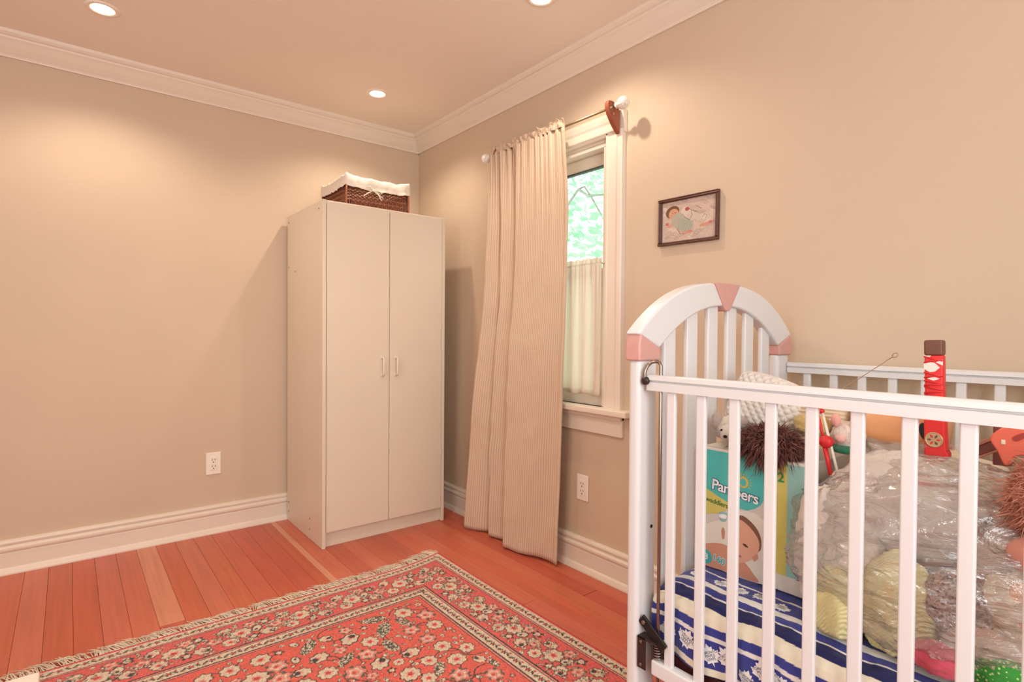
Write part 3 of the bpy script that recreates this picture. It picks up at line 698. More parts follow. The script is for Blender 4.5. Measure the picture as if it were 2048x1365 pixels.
def flower(x, y, r, rot=0, kind=0):
    if kind == 0:      # open rosette, cream petals, dark outline, pink heart
        cv.ell(x, y, r*1.16, r*1.10, DARK, rot, petal(8, .09)); cv.ell(x, y, r*1.04, r*.98, CREAM, rot, petal(8, .09)); cv.ell(x, y, r*.50, r*.46, PINK, rot, petal(5, .2)); cv.ell(x, y, r*.25, r*.22, RED, rot)
    elif kind == 1:    # profile palmette
        cv.ell(x, y, r*1.15, r*.92, DARK, rot, petal(7, .10)); cv.ell(x, y, r*1.0, r*.78, CREAM, rot, petal(7, .10))
        c, s = math.cos(rot), math.sin(rot); cv.ell(x+.3*r*c, y+.3*r*s, r*.5, r*.38, PINK, rot, petal(4, .2)); cv.ell(x+.5*r*c, y+.5*r*s, r*.3, r*.32, DARK, rot)
    elif kind == 2:    # soft pink rose
        cv.ell(x, y, r*1.12, r*1.05, GRN, rot, petal(9, .1)); cv.ell(x, y, r, r*.93, PINK, rot, petal(5, .14)); cv.ell(x, y, r*.7, r*.65, CREAM, rot, petal(5, .16)); cv.ell(x, y, r*.4, r*.36, PINK, rot); cv.ell(x-.1*r, y, r*.18, r*.18, RED, rot)
    elif kind == 3:    # small dark flower with cream eye
        cv.ell(x, y, r, r*.9, DARK, rot, petal(5, .25)); cv.ell(x, y, r*.45, r*.42, CREAM, rot)
    elif kind == 4:    # feathery leaf, speckled
        cv.ell(x, y, r*1.5, r*.72, GRN, rot, petal(9, .07)); c, s = math.cos(rot), math.sin(rot)
        for k in range(int(70*(r/.022)**2)):
            a, b_ = rg.uniform(-1, 1)*r*1.35, rg.uniform(-1, 1)*r*.6
            if (a/(r*1.4))**2 + (b_/(r*.66))**2 < 1: cv.ell(x+a*c-b_*s, y+a*s+b_*c, .0032, .0022, CREAM if k % 3 else DARK, rot+.6)
    elif kind == 5:    # plain leaf
        cv.ell(x, y, r*1.2, r*.5, DARK, rot); cv.ell(x, y, r*.9, r*.32, TAN, rot)
    elif kind == 6:    # cream bud
        cv.ell(x, y, r*1.1, r*.8, DARK, rot); cv.ell(x, y, r*.92, r*.62, CREAM, rot); cv.ell(x+r*.3*math.cos(rot), y+r*.3*math.sin(rot), r*.3, r*.25, DARK, rot)
# field: big scrolling sprays on a jittered lattice
pl = []
def free(x, y, r, lim): return all((x-a)**2+(y-b_)**2 > (r+q)**2*lim for a, b_, q in pl)
inset = .296
def infield(x, y, r): return inset+r < x < RW-inset-r and inset+r < y < RL-inset-r
for x in np.arange(.36, RW-.3, .16):
    for y in np.arange(.36, RL-.3, .17):
        cx_, cy_ = x+rg.uniform(-.03, .03), y+rg.uniform(-.03, .03)
        n_ = rg.randint(3, 5); a0 = rg.uniform(0, 6.28)
        for k in range(n_):
            a = a0 + k*6.28/n_; pts = []; cur = rg.choice((-1, 1))*2.2
            for t in np.linspace(0, 1, 9): pts.append((cx_ + .085*t*math.cos(a+cur*t*.5), cy_ + .085*t*math.sin(a+cur*t*.5)))
            if all(infield(q[0], q[1], .004) for q in pts): cv.line(pts, .0042, DARK)
for (r, kinds, tries) in ((.034, (0, 1, 2, 4), 900), (.026, (0, 1, 2, 4, 4), 1700), (.019, (0, 1, 2, 6, 3, 4), 2600), (.011, (6, 5, 3, 6), 2600), (.008, (5, 6), 2000)):
    for _ in range(tries):
        x, y = rg.uniform(inset, RW-inset), rg.uniform(inset, RL-inset)
        if infield(x, y, r*1.1) and free(x, y, r, 1.06 if r > .012 else 1.0):
            pl.append((x, y, r)); flower(x, y, r*rg.uniform(.88, 1.06), rg.uniform(0, 6.28), rg.choice(kinds))
# main border: repeating groups following the four sides
def border_item(s_, off, r, kind, rot):
    """s_: distance along the perimeter loop of the inset line"""
    per = [((0, 0), (1, 0), RW), ((RW, 0), (0, 1), RL), ((RW, RL), (-1, 0), RW), ((0, RL), (0, -1), RL)]
    for (p, dr, L) in per:
        if s_ <= L:
            nx, ny = -dr[1], dr[0]; x = p[0]+dr[0]*s_+nx*off; y = p[1]+dr[1]*s_+ny*off
            if off-.012 <= min(x, RW-x, y, RL-y)+1e-6: flower(x, y, r, rot+math.atan2(dr[1], dr[0]), kind)
            return
        s_ -= L
tot = 2*(RW+RL); n_ = int(tot/.20)
for k in range(n_):
    s0 = k*tot/n_
    for (ds, off, r, kd, rot) in ((0, .143, .034, 0, 0), (.048, .105, .026, 1, .5), (.045, .182, .025, 0, -.6), (.085, .143, .026, 2, 0), (.12, .102, .024, 3, .3), (.122, .182, .028, 1, 2.6), (.150, .138, .022, 6, 1.2), (.165, .100, .024, 2, 0), (.168, .188, .022, 3, 1)):
        border_item(s0+ds+rg.uniform(-.006, .006), off+rg.uniform(-.005, .005), r, kd, rot+rg.uniform(-.3, .3))
    for _ in range(42):
        border_item(s0+rg.uniform(0, .20), rg.uniform(.074, .214), rg.uniform(.006, .0105), rg.choice((5, 5, 6, 3)), rg.uniform(0, 6.28))
    for _ in range(10):
        a = s0+rg.uniform(0, .2)
# guard bands: small alternating motifs
def guard(off, step):
    n_ = int(tot/step)
    for k in range(n_):
        s0 = k*tot/n_; per = [((0, 0), (1, 0), RW), ((RW, 0), (0, 1), RL), ((RW, RL), (-1, 0), RW), ((0, RL), (0, -1), RL)]
        for (p, dr, L) in per:
            if s0 <= L:
                nx, ny = -dr[1], dr[0]; x = p[0]+dr[0]*s0+nx*off; y = p[1]+dr[1]*s0+ny*off
                if abs(min(x, RW-x, y, RL-y)-off) < .01:
                    th = math.atan2(dr[1], dr[0])
                    if k % 3 == 0: cv.ell(x, y, .0125, .0115, DARK, th, petal(5, .3)); cv.ell(x, y, .0055, .005, RED)
                    elif k % 3 == 1: cv.ell(x, y, .012, .0045, GRN, th+.7); cv.ell(x+nx*.009, y+ny*.009, .004, .004, PINK)
                    else: cv.ell(x, y, .010, .004, DARK, th-.7); cv.ell(x-nx*.010, y-ny*.010, .0042, .0042, RED)
                break
            s0 -= L
guard(.0325, .021); guard(.256, .020)
cv.C *= (1 + .16*np.random.randn(cv.ny, cv.nx, 1))
cv.C = np.clip(cv.C, .002, 1)
rug = thing('rug', ((RXa+RXb)/2, (RYa+RYb)/2, 0), 'red and cream floral patterned rug on the wooden floor', 'rug')
M_rug = mat('rug_pile', rough=.95, spec=.05, attr='Col', sheen=.25, bump=.5, bump_scale=600)
def rug3(x, y):
    z = .0075 + .0009*np.random.randn(len(x))*.6
    edge = np.minimum(np.minimum(x, RW-x), np.minimum(y, RL-y)); z = np.where(edge < .002, .001, z)
    # the corner by the window runs slightly out of square
    wx = RXa + x + .006*np.sin(y*3.1)*((x/RW)**4); wy = RYa + y + .05*np.clip((x-(RW-.30))/.30, 0, 1)**2*(y/RL)**3
    return np.stack([wx, wy, z], -1)
cv.build('pile', M_rug, rug3, rug)
M_fr = mat('fringe_yarn', (222, 204, 180), .9, .1, noise_amt=.15, noise_scale=30)
b = MB(); rf = random.Random(4)
nx_ = 620
for k in range(nx_):
    t = (k+rf.random())/nx_; x = RXa + RW*t; y = RYb + .05*max(0, min(1, (RW*t-(RW-.30))/.30))**2
    clump = noise.noise(Vector((t*38, 0, 0))); lean = clump*1.3 + rf.gauss(0, .45) - .6
    L = .048*(1+.35*noise.noise(Vector((t*21, 4, 0)))+rf.gauss(0, .15))
    if noise.noise(Vector((t*13, 9, 2))) < -.38: L *= .45
    z1, z2 = .006+rf.uniform(0, .011), .0015+rf.uniform(0, .009)
    p0 = Vector((x, y-.003, .006)); p1 = p0 + Vector((lean*L*.4, L*.5, z1-.006)); p2 = p0 + Vector((lean*L*1.0+rf.gauss(0, .004), L, z2-.006))
    b.tube([p0, p1, p2], [.0016, .0015, .0007], 4, cap=False)
tag(b.build('fringe', M_fr, rug, smooth=True), 'loose cream tassel fringe', kind='stuff')

# ================================================================== CRIB
HX, HW = -.405, .390                       # centre and half width of the ends
YH = -2.400                                # near face of the headboard
crib = thing('crib', (HX, -3.05, 0), 'white wooden baby crib with pink corners on the right', 'crib')
def arch_out(dx): return 1.03 + .155*(1 - min(1, abs(dx)/.395)**2.6)
def arch_in(dx): return 1.125 - .106*(abs(dx)/.29)**2.2
def end_frame(dy, first=True):
    y0, y1 = YH+dy, YH+.034+dy
    P = lambda u, v, w: (HX+u, w, v)
    for sgn in (-1, 1):
        x_in, x_out = .297, .366
        b = MB().box(*sorted((HX+sgn*x_in, HX+sgn*x_out)), y0+.001, y1, .0095 if sgn < 0 else 0, .992)
        b.build('post', M_white, crib, bevel=.011, bseg=3)
        x_o = .372
        cap = [(sgn*x_o, .988), (sgn*.295, .988), (sgn*.293, arch_in(.293)), (sgn*.366, 1.051), (sgn*x_o, 1.026)]
        MB().prism(cap, P, y0-.004, y1+.004).build('corner_cap', M_pink, crib, bevel=.005, bseg=3)
        # white arch half
        k0, k1 = .062, .374
        us = np.linspace(k0, k1, 26); ui = np.linspace(.293, .018, 26)
        poly = [(sgn*u, arch_out(u)) for u in us] + [(sgn*u, arch_in(u)) for u in ui]
        MB().prism(poly, P, y0-.002, y1+.004).build('arch', M_white, crib, bevel=.006, bseg=3)
    us = np.linspace(-.064, .064, 9)
    poly = [(u, arch_out(u)+.0015) for u in us] + [(.018, 1.1215), (.008, 1.112), (-.008, 1.112), (-.018, 1.1215)]
    MB().prism(poly, P, y0-.005, y1+.006).build('keystone', M_pink, crib, bevel=.004, bseg=2)
    for k in range(6):
        dx = (k-2.5)*.0945
        MB().box(HX+dx-.0235, HX+dx+.0235, y0+.010, y0+.024, .33, arch_in(dx)+.014).build('end_slat', M_white, crib, bevel=.004)
    MB().box(HX-.30, HX+.30, y0+.004, y1-.004, .25, .335).build('end_rail', M_white, crib, bevel=.005)
end_frame(0); end_frame(-1.335)
XF, XB = -.750, -.046
def rail(name, x, z0, z1, w, y0, y1, groove=True):
    b = MB()
    if groove:
        pr = [(x-w, z0), (x+w, z0), (x+w, z1-.016), (x+w-.002, z1-.0145), (x+w+.001, z1-.012), (x+w, z1-.003), (x+w-.005, z1), (x-w+.005, z1), (x-w-.001, z1-.003), (x-w-.002, z1-.0115), (x-w+.005, z1-.0125), (x-w+.005, z1-.0150), (x-w, z1-.0165)]
        b.prism(pr, lambda u, v, t: (u, t, v), y0, y1)
    else: b.box(x-w, x+w, y0, y1, z0, z1)
    return b.build(name, M_white, crib, bevel=.0 if groove else .004)
rail('top_rail', XF, .9225, .9575, .0115, -3.69, -2.412); rail('bottom_rail', XF, .283, .317, .0125, -3.69, -2.432, False)
rail('top_rail', XB, .935, .966, .0115, -3.69, -2.402); rail('bottom_rail', XB, .283, .317, .0115, -3.69, -2.402, False)
sl = MB().box(XF-.0055, XF+.0055, -2.472-.0110, -2.472+.0110, .30, .925).build('slat', M_white, crib, bevel=.0035, bseg=3)
for k in range(1, 17): copy_part(sl, crib, (0, -.073*k, 0))
sl = MB().box(XB-.006, XB+.006, -2.4575-.0110, -2.4575+.0110, .30, .94).build('slat', M_white, crib, bevel=.004)
for k in range(1, 17): copy_part(sl, crib, (0, -.0735*k, 0))
# drop-side hardware on the near post
yr = -2.442
b = MB().tube([(XF-.014, -2.414, .940), (XF-.017, -2.410, .950), (XF-.016, -2.411, .966), (XF-.010, -2.413, .978), (XF-.004, -2.420, .986), (XF, -2.430, .988), (XF, -2.438, .986), (XF, yr, .978), (XF, yr, .70), (XF, yr, .40), (XF, yr, .10)], .0040, 8)
b.build('guide_rod', M_metal, crib, smooth=True)
b = MB(); b.lathe([(.0095, 0), (.0095, .006), (.004, .008)], Matrix.Translation((XF-.013, -2.412, .944)) @ Matrix.Rotation(-math.pi/2, 4, 'Y'), 14); b.build('rod_hook', M_darkmetal, crib, smooth=True)
pts = []
for k in range(70): a = k/70*2*math.pi*5; pts.append((XF + .0105*math.cos(a), yr + .0105*math.sin(a), .320 + .030*k/70))
MB().tube(pts, .0017, 5).build('spring', M_metal, crib, smooth=True)
MB().lathe([(.004, 0), (.013, .001), (.013, .003), (.004, .004)], Matrix.Translation((XF, yr, .351)), 16).build('washer', M_metal, crib, smooth=True)
pl_ = MB().box(XF-.021, XF-.018, -2.424, -2.401, .290, .362).box(XF-.021, XF+.006, -2.450, -2.401, .358, .362).build('bracket', M_darkmetal, crib, bevel=.001)
for z in (.300, .352): MB().lathe([(.004, 0), (.004, .002), (.002, .003)], Matrix.Translation((XF-.021, -2.412, z)) @ Matrix.Rotation(-math.pi/2, 4, 'Y'), 10).build('screw', M_metal, pl_)
Ml = Matrix.Translation((XF-.010, -2.414, .392)) @ Matrix.Rotation(math.radians(36), 4, 'X')
lv = MB().box(-.003, .003, -.065, .014, -.012, .012, Ml).build('latch_lever', M_black, crib, bevel=.002)
MB().lathe([(.005, 0), (.005, .002), (.003, .003)], Ml @ Matrix.Translation((-.003, .002, 0)) @ Matrix.Rotation(-math.pi/2, 4, 'Y'), 12).build('screw', M_metal, lv)
MB().lathe([(.0042, 0), (.0042, .001)], Matrix.Translation((-.722, YH+.0005, .601)) @ Matrix.Rotation(math.pi/2, 4, 'X'), 12).build('screw_hole', M_black, crib)
MB().box(-.722, -.075, -3.69, -2.412, .262, .325).build('support_board', M_support, crib, bevel=.003)

# mattress and team comforter
MZ = .468
mt_ = tag(MB().box(-.700, -.075, -3.69, -2.412, .326, .452).build('mattress', mat('mattress_cloth', (226, 216, 200), .9), bevel=.02, loc=(-.4, -3.05, .326)), 'cream crib mattress under the striped comforter', 'mattress')
cs = [(-.09, .4715), (-.55, .472), (-.66, .473), (-.685, .470), (-.703, .466), (-.7165, .458), (-.725, .447), (-.7285, .435), (-.731, .415), (-.732, .39), (-.733, .33)]
sa = [0]
for (a, c), (e, g) in zip(cs[:-1], cs[1:]): sa.append(sa[-1]+math.hypot(e-a, g-c))
sa = [q-.46 for q in sa]                     # zero at the diaper box front
def comf_pt(s_, y):
    x = float(np.interp(s_, sa, [c[0] for c in cs])); z = float(np.interp(s_, sa, [c[1] for c in cs]))
    dn = max(0, min(1, (s_-.17)/.16))        # how far down the hanging side
    w = .5+.5*math.sin(y*58 + 1.2*math.sin(y*21) + dn*1.2)
    x += dn*.020*w + .004*noise.noise(Vector((s_*14, y*9, 2)))*dn
    z += dn*(.010*noise.noise(Vector((y*16, 0, 5))))
    if s_ < .17: z += .0045*noise.noise(Vector((x*16, y*14, 1))) + .002*noise.noise(Vector((x*40, y*40, 3)))
    e = max(0, (y+2.452)/.04); z -= .012*e*e if s_ < .2 else 0
    return Vector((x, y, z))
NAVY = (62, 66, 142); NAVY2 = (42, 44, 92); WH = (236, 232, 226); IVORY = (238, 228, 206)
st = [(-9, NAVY), (.028, WH), (.034, NAVY), (.086, WH), (.108, NAVY), (.129, WH), (.1335, NAVY2), (.164, IVORY), (.195, NAVY), (.2135, WH), (.2225, NAVY), (.281, IVORY), (.297, NAVY)]
def comf_col(s_, y):
    q = s_ + .003*math.sin(y*30) ; c = NAVY
    for a, k in st:
        if q >= a: c = k
    if s_ < 0:
        c = NAVY if (s_*9) % 1 > .3 else WH
    return rgb(*c)
S0, S1, CY0, CY1 = sa[0], sa[-1], -3.68, -2.412
vs = np.concatenate([np.linspace(S0, 0, 30)[:-1], np.linspace(0, S1, 190)]); ys = np.concatenate([np.linspace(CY0, -2.85, 60)[:-1], np.linspace(-2.85, CY1, 110)])
b = MB(); b.v = [tuple(comf_pt(s_, y)) for s_ in vs for y in ys]; ny_ = len(ys)
b.f = [(j*ny_+i, j*ny_+i+1, (j+1)*ny_+i+1, (j+1)*ny_+i) for j in range(len(vs)-1) for i in range(ny_-1)]
b.col = [comf_col(s_, y) for s_ in vs for y in ys]
cf = thing('comforter', (-.45, -3.05, .33), 'navy and white striped hockey comforter over the crib mattress', 'comforter')
M_comf = mat('comforter_cloth', rough=.85, spec=.1, attr='Col', sheen=.2, bump=.15, bump_scale=70)
b.build('cover', M_comf, cf, smooth=True, solid=.007)
leaf = [(0,-1),(.08,-.62),(.50,-.64),(.46,-.46),(.90,-.10),(.78,0),(.88,.36),(.62,.34),(.52,.48),(.38,.36),(.40,.72),(.20,.66),(0,1.0)]
leaf = leaf + [(-x, y) for x, y in leaf[1:-1]][::-1]
M_leaf = mat('emblem_white', (240, 238, 236), .8); M_let = mat('emblem_letter', (40, 42, 92), .8)
def emblem(s0, y0, R, rot):
    c, q = math.cos(rot), math.sin(rot)
    e1 = (comf_pt(s0, y0-.006)-comf_pt(s0, y0+.006)).normalized(); e2 = (comf_pt(s0-.008, y0)-comf_pt(s0+.008, y0)).normalized(); nn = e1.cross(e2).normalized()
    if nn.x > 0 and nn.z < .5: nn = -nn
    def to3(u, v, off=.0043):
        a, d_ = (u*c - v*q), (u*q + v*c)
        P = comf_pt(s0 - d_, y0 - a); return P + nn*off
    b = MB(); n_ = len(leaf); b.v = [tuple(to3(0, .05*R))] + [tuple(to3(u*R, v*R)) for u, v in leaf]
    b.f = [(0, 1+k, 1+(k+1) % n_) for k in range(n_)]
    lf = b.build('leaf_emblem', M_leaf, cf, solid=.0012)
    lb = MB()
    for txt, dv in (('TORONTO', .26), ('MAPLE', -.02), ('LEAFS', -.30)):
        tb = text_mb(txt, .33*R, lambda u, v: to3(u, v + dv*R, .0053), bold=.0, spacing=.95); k = len(lb.v); lb.v += tb.v; lb.f += [tuple(i+k for i in f) for f in tb.f]
    lb.build('lettering', M_let, lf)
for (y0, s0, R, rot) in ((-2.512, .060, .0155, -.3), (-2.561, .062, .015, .5), (-2.604, .058, .0155, -1.0), (-2.652, .064, .0155, .3), (-2.452, .062, .015, .8), (-2.505, .245, .0205, -.9), (-2.560, .256, .019, .9), (-2.597, .248, .020, 1.6), (-2.643, .268, .018, -.4), (-2.672, .238, .019, .6), (-2.708, .246, .019, -1.2), (-2.452, .25, .019, .2)):
    emblem(s0, y0, R*1.25, rot*.5)

# ================================================================== DIAPER BOX
BX, BY, BZ = -.550, -2.418, MZ+.012
dbx = thing('diaper_box', (BX+.1, BY-.13, BZ), 'teal and white diaper box standing on the comforter', 'box')
M_card = mat('box_card', (226, 216, 204), .5); 
MB().box(BX, BX+.20, BY-.262, BY, BZ, BZ+.292).build('carton', M_card, dbx, bevel=.003)
def pmat(n, c): return mat('print_'+n, c, .42, .4)
def pr_poly(name, pts, off, mt, par=None):
    b = MB(); b.prism(pts, lambda u, v, w: (BX-w, BY-u, BZ-.012+v), 0, off); return b.build(name, mt, par or dbx)
def sm(pts, n_=6):
    out = []; P = [Vector((a, c, 0)) for a, c in pts]; N = len(P)
    for i in range(N):
        p0, p1, p2, p3 = P[i-1], P[i], P[(i+1) % N], P[(i+2) % N]
        for k in range(n_):
            t = k/n_; q = .5*((2*p1)+(p2-p0)*t+(2*p0-5*p1+4*p2-p3)*t*t+(3*p1-p0-3*p2+p3)*t**3); out.append((q.x, q.y))
    return out
E_ = .0006
pr_poly('photo_ground', [(.002,.012),(.190,.012),(.190,.29),(.002,.29)], E_, pmat('greywhite', (216, 206, 196)))
pr_poly('teal_panel', [(.002,.298),(.186,.298),(.178,.245),(.166,.212),(.155,.192),(.142,.181),(.124,.172),(.106,.172),(.074,.180),(.046,.190),(.018,.201),(.002,.208)], E_*2, pmat('teal', (84, 190, 182)))
pr_poly('green_ribbon', [(.002,.207),(.018,.200),(.046,.189),(.074,.179),(.096,.174),(.090,.166),(.074,.161),(.05,.147),(.020,.138),(.002,.136)], E_*2.5, pmat('limegold', (214, 200, 108)))
pr_poly('yellow_strip', [(.188,.05),(.214,.05),(.214,.298),(.188,.298)], E_*1.5, pmat('limegold', (214, 200, 108)))
pr_poly('side_panel', [(.214,.05),(.262,.05),(.262,.298),(.214,.298)], E_*1.2, pmat('paleteal', (150, 196, 188)))
def btext(txt, size, u, v, rot, off, mt, bold=0, sp=1.0):
    c, s = math.cos(rot), math.sin(rot)
    t = text_mb(txt, size, lambda a, d_: (BX-off, BY-(u+a*c-d_*s), BZ-.012+v+a*s+d_*c), bold=bold, spacing=sp); return t.build('lettering', mt, dbx)
btext('Pampers', .036, .092, .209, -.10, E_*3, pmat('navyprint', (40, 80, 120)), .0022, .95)
btext('Pampers', .036, .092, .209, -.10, E_*4, pmat('white', (244, 242, 240)), .0007, .95)
btext('swaddlers', .0165, .044, .173, -.10, E_*4, pmat('darkgreen', (60, 120, 60)), .0002)
btext('160', .0225, .054, .034, -.14, E_*4, pmat('white', (244, 242, 240)), .0014); btext('160', .0225, .054, .034, -.14, E_*5, pmat('tealink', (70, 176, 176)), .0003)
btext('2', .03, .2005, .265, 0, E_*4, pmat('leafgreen', (40, 150, 90)), .0005)
# drop badge with 3, sun icon, small can
pr_poly('badge', [(.021+.015*math.cos(a), .032+.017*math.sin(a)) for a in np.linspace(0, 2*math.pi, 20, endpoint=False)], E_*3.6, pmat('tealink', (70, 176, 176))); btext('3', .02, .021, .032, 0, E_*4.8, pmat('white', (244, 242, 240)), .0005)
sun = []
for k in range(24): a = k/24*6.283; r = .0115 if k % 2 else .0155; sun.append((.113+r*math.cos(a), .236+r*math.sin(a)))
for k in range(9):
    a = -.6 + k*.36; c, s = math.cos(a), math.sin(a)
    pr_poly('sun_ray', [(.113+.0145*c-.0006*s, .236+.0145*s+.0006*c), (.113+.021*c-.0006*s, .236+.021*s+.0006*c), (.113+.021*c+.0006*s, .236+.021*s-.0006*c), (.113+.0145*c+.0006*s, .236+.0145*s-.0006*c)], E_*3, pmat('sunyellow', (226, 190, 90)))
pr_poly('sun_ring', [(.113+.0125*math.cos(a), .236+.0135*math.sin(a)) for a in np.linspace(0, 6.283, 24, endpoint=False)], E_*3, pmat('sunyellow', (226, 190, 90)))
pr_poly('sun_heart', [(.113+.008*math.cos(a), .236+.009*math.sin(a)) for a in np.linspace(0, 6.283, 18, endpoint=False)], E_*4, pmat('teal', (84, 190, 182)))
pr_poly('can_picture', sm([(.054,.150),(.073,.153),(.072,.136),(.066,.130),(.055,.132)]), E_*3, pmat('canblue', (150, 190, 190)))
pr_poly('can_label', sm([(.055,.146),(.072,.148),(.071,.139),(.055,.138)]), E_*4, pmat('white', (244, 242, 240)))
# printed baby photograph: cloth, shoulders, head, hair, face
SK = pmat('skin', (214, 150, 122)); SK2 = pmat('skinlight', (230, 172, 144)); HR_ = pmat('babyhair', (132, 92, 74)); CL = pmat('clothwhite', (234, 224, 210))
pr_poly('cloth', sm([(.004,.10),(.06,.135),(.11,.168),(.152,.165),(.182,.13),(.186,.05),(.17,.014),(.03,.014),(.004,.05)]), E_*2, CL)
pr_poly('body', sm([(.004,.05),(.03,.068),(.075,.075),(.118,.05),(.140,.03),(.150,.013),(.08,.012),(.006,.012)]), E_*3, SK)
pr_poly('hair', sm([(.085,.10),(.088,.138),(.108,.157),(.130,.150),(.150,.132),(.158,.108),(.152,.085),(.12,.085)]), E_*3.5, HR_)
pr_poly('head', sm([(.080,.10),(.086,.130),(.104,.146),(.124,.140),(.145,.122),(.154,.104),(.150,.080),(.138,.064),(.120,.050),(.104,.044),(.088,.056),(.080,.078)]), E_*4.2, SK2)
pr_poly('ear', sm([(.138,.068),(.147,.078),(.151,.070),(.143,.060)]), E_*5, SK)
pr_poly('eye', sm([(.114,.092),(.121,.093),(.128,.087),(.120,.087)]), E_*5, pmat('eyebrown', (96, 62, 52)))
pr_poly('eye', sm([(.091,.091),(.097,.093),(.102,.089),(.096,.087)]), E_*5, pmat('eyebrown', (96, 62, 52)))
pr_poly('mouth', sm([(.099,.062),(.106,.064),(.112,.061),(.106,.058)]), E_*5, pmat('lip', (190, 104, 98)))
pr_poly('finger', sm([(.060,.108),(.064,.116),(.068,.108),(.067,.090),(.062,.090)]), E_*3.5, pmat('fingertan', (196, 140, 108)))

# ================================================================== THINGS IN THE CRIB
def cloth_mat(name, col, bump=.4, bs=30, na=.06, rough=.9): return mat(name, col, rough, .15, noise_amt=na, noise_scale=25, bump=bump, bump_scale=bs, sheen=.3)
def single(mb, name, mt, loc, label, cat, group=None, smooth=True, **k):
    return tag(mb.build(name, mt, loc=loc, smooth=smooth, **k), label, cat, group)
# heaped blankets along the back rail
single(MB().blob((-.165, -2.74, .640), (.085, .25, .150), .13, 2.2, 3, 56, 36, zmin=.482), 'blanket', cloth_mat('blanket_cream', (214, 192, 166), .5, 60), (-.215, -2.80, .482), 'beige fleece blanket heaped behind the clear bag along the back rail', 'blanket')
single(MB().blob((-.20, -3.16, .66), (.12, .22, .19), .13, 2.2, 5, 56, 36, zmin=.482), 'blanket', cloth_mat('blanket_shell', (222, 206, 186), .9, 75), (-.19, -3.22, .482), 'cream shell textured blanket heaped at the right picture edge', 'blanket')
# quilted pad and ribbed pad on top of the box
def rslab(c, ey, ez, ex, disp, nu=90, nv=60, rot=0, lean=0):
    """pillow-like slab standing in the y-z plane, front facing -x; disp(u, v) adds relief"""
    b = MB(); R = Matrix.Rotation(rot, 3, 'X') @ Matrix.Rotation(lean, 3, 'Y')
    for side in (-1, 1):
        def fn(u, v):
            a, d_ = u*2-1, v*2-1
            # squircle
            e = (1-min(1, abs(a)**4))**.5*(1-min(1, abs(d_)**4))**.5
            k = 1 - .12*(a*a*d_*d_)
            p = Vector((side*ex*(e + (disp(a, d_) if side < 0 else 0)*e), -a*ey*k, d_*ez*k))
            return tuple(Vector(c) + R @ p)
        b.grid(fn, nu, nv)
    return b
q = rslab((-.43, -2.520, .866), .094, .084, .030, lambda a, d_: .22*abs(math.sin((a*9+d_*8)*1.57))*abs(math.sin((a*9-d_*8)*1.57)), 140, 110, rot=.25, lean=.25)
single(q, 'quilted_pad', cloth_mat('pad_white', (226, 216, 206), .1, 200, .02), (-.42, -2.515, .77), 'white diamond quilted pad on top of the diaper box', 'pad')
q = rslab((-.41, -2.645, .868), .062, .042, .03, lambda a, d_: .25*abs(math.sin(d_*15+a*1.5)), 60, 90, rot=-.12, lean=.3)
single(q, 'ribbed_pad', cloth_mat('pad_ribbed', (226, 204, 174), .1, 200, .02), (-.41, -2.645, .82), 'cream ribbed pad beside the white quilted pad', 'pad')
# brown shaggy plush animal
def plush(name, c, r, col, label, fur_n, L, wdt, extras, furcol=None, seed=2, droop=.5):
    t = thing(name, (c[0], c[1], c[2]-r[2]), label, 'plush toy')
    MB().blob(c, r, .05, 3, seed, 32, 22).build('body', cloth_mat(name+'_skin', col, .6, 90), t, smooth=True)
    if fur_n:
        o = MB().fur(c, r, fur_n, L, wdt, seed, droop).build('fur', mat(name+'_fur', furcol or col, .8, .15, noise_amt=.25, noise_scale=60), t); tag(o, 'shaggy fur', kind='stuff')
    for (nm, cc, rr, cl) in extras:
        MB().blob(cc, rr, .04, 3, seed+3, 20, 14).build(nm, cloth_mat(name+'_'+nm, cl, .3, 90), t, smooth=True)
    return t
plush('brown_plush', (-.525, -2.580, .795), (.042, .060, .036), (104, 68, 60), 'shaggy dark brown plush animal lying on the diaper box', 3600, .027, .0017,
      [('muzzle', (-.562, -2.517, .800), (.012, .014, .024), (222, 178, 130))], (118, 78, 70), 2)
single(MB().blob((-.470, -2.650, .845), (.028, .040, .028), .15, 3, 9, 30, 22), 'plush_paw', cloth_mat('plush_yellow', (206, 178, 118), .5, 80), (-.515, -2.632, .79), 'olive yellow soft toy peeping above the brown plush', 'plush toy')
d_ = plush('spotted_plush', (-.475, -2.462, .812), (.042, .040, .036), (206, 192, 180), 'grey and white spotted plush dog behind the teal box edge', 0, 0, 0,
      [('ear', (-.500, -2.432, .830), (.014, .014, .024), (176, 160, 150)), ('ear', (-.490, -2.492, .832), (.014, .016, .018), (150, 138, 130)), ('head', (-.515, -2.474, .806), (.026, .026, .022), (212, 200, 188)), ('nose', (-.541, -2.478, .802), (.004, .005, .004), (40, 32, 30)), ('eye', (-.537, -2.466, .816), (.0028, .0028, .0028), (20, 18, 18)), ('patch', (-.534, -2.458, .806), (.006, .010, .010), (160, 148, 140))], None, 6)
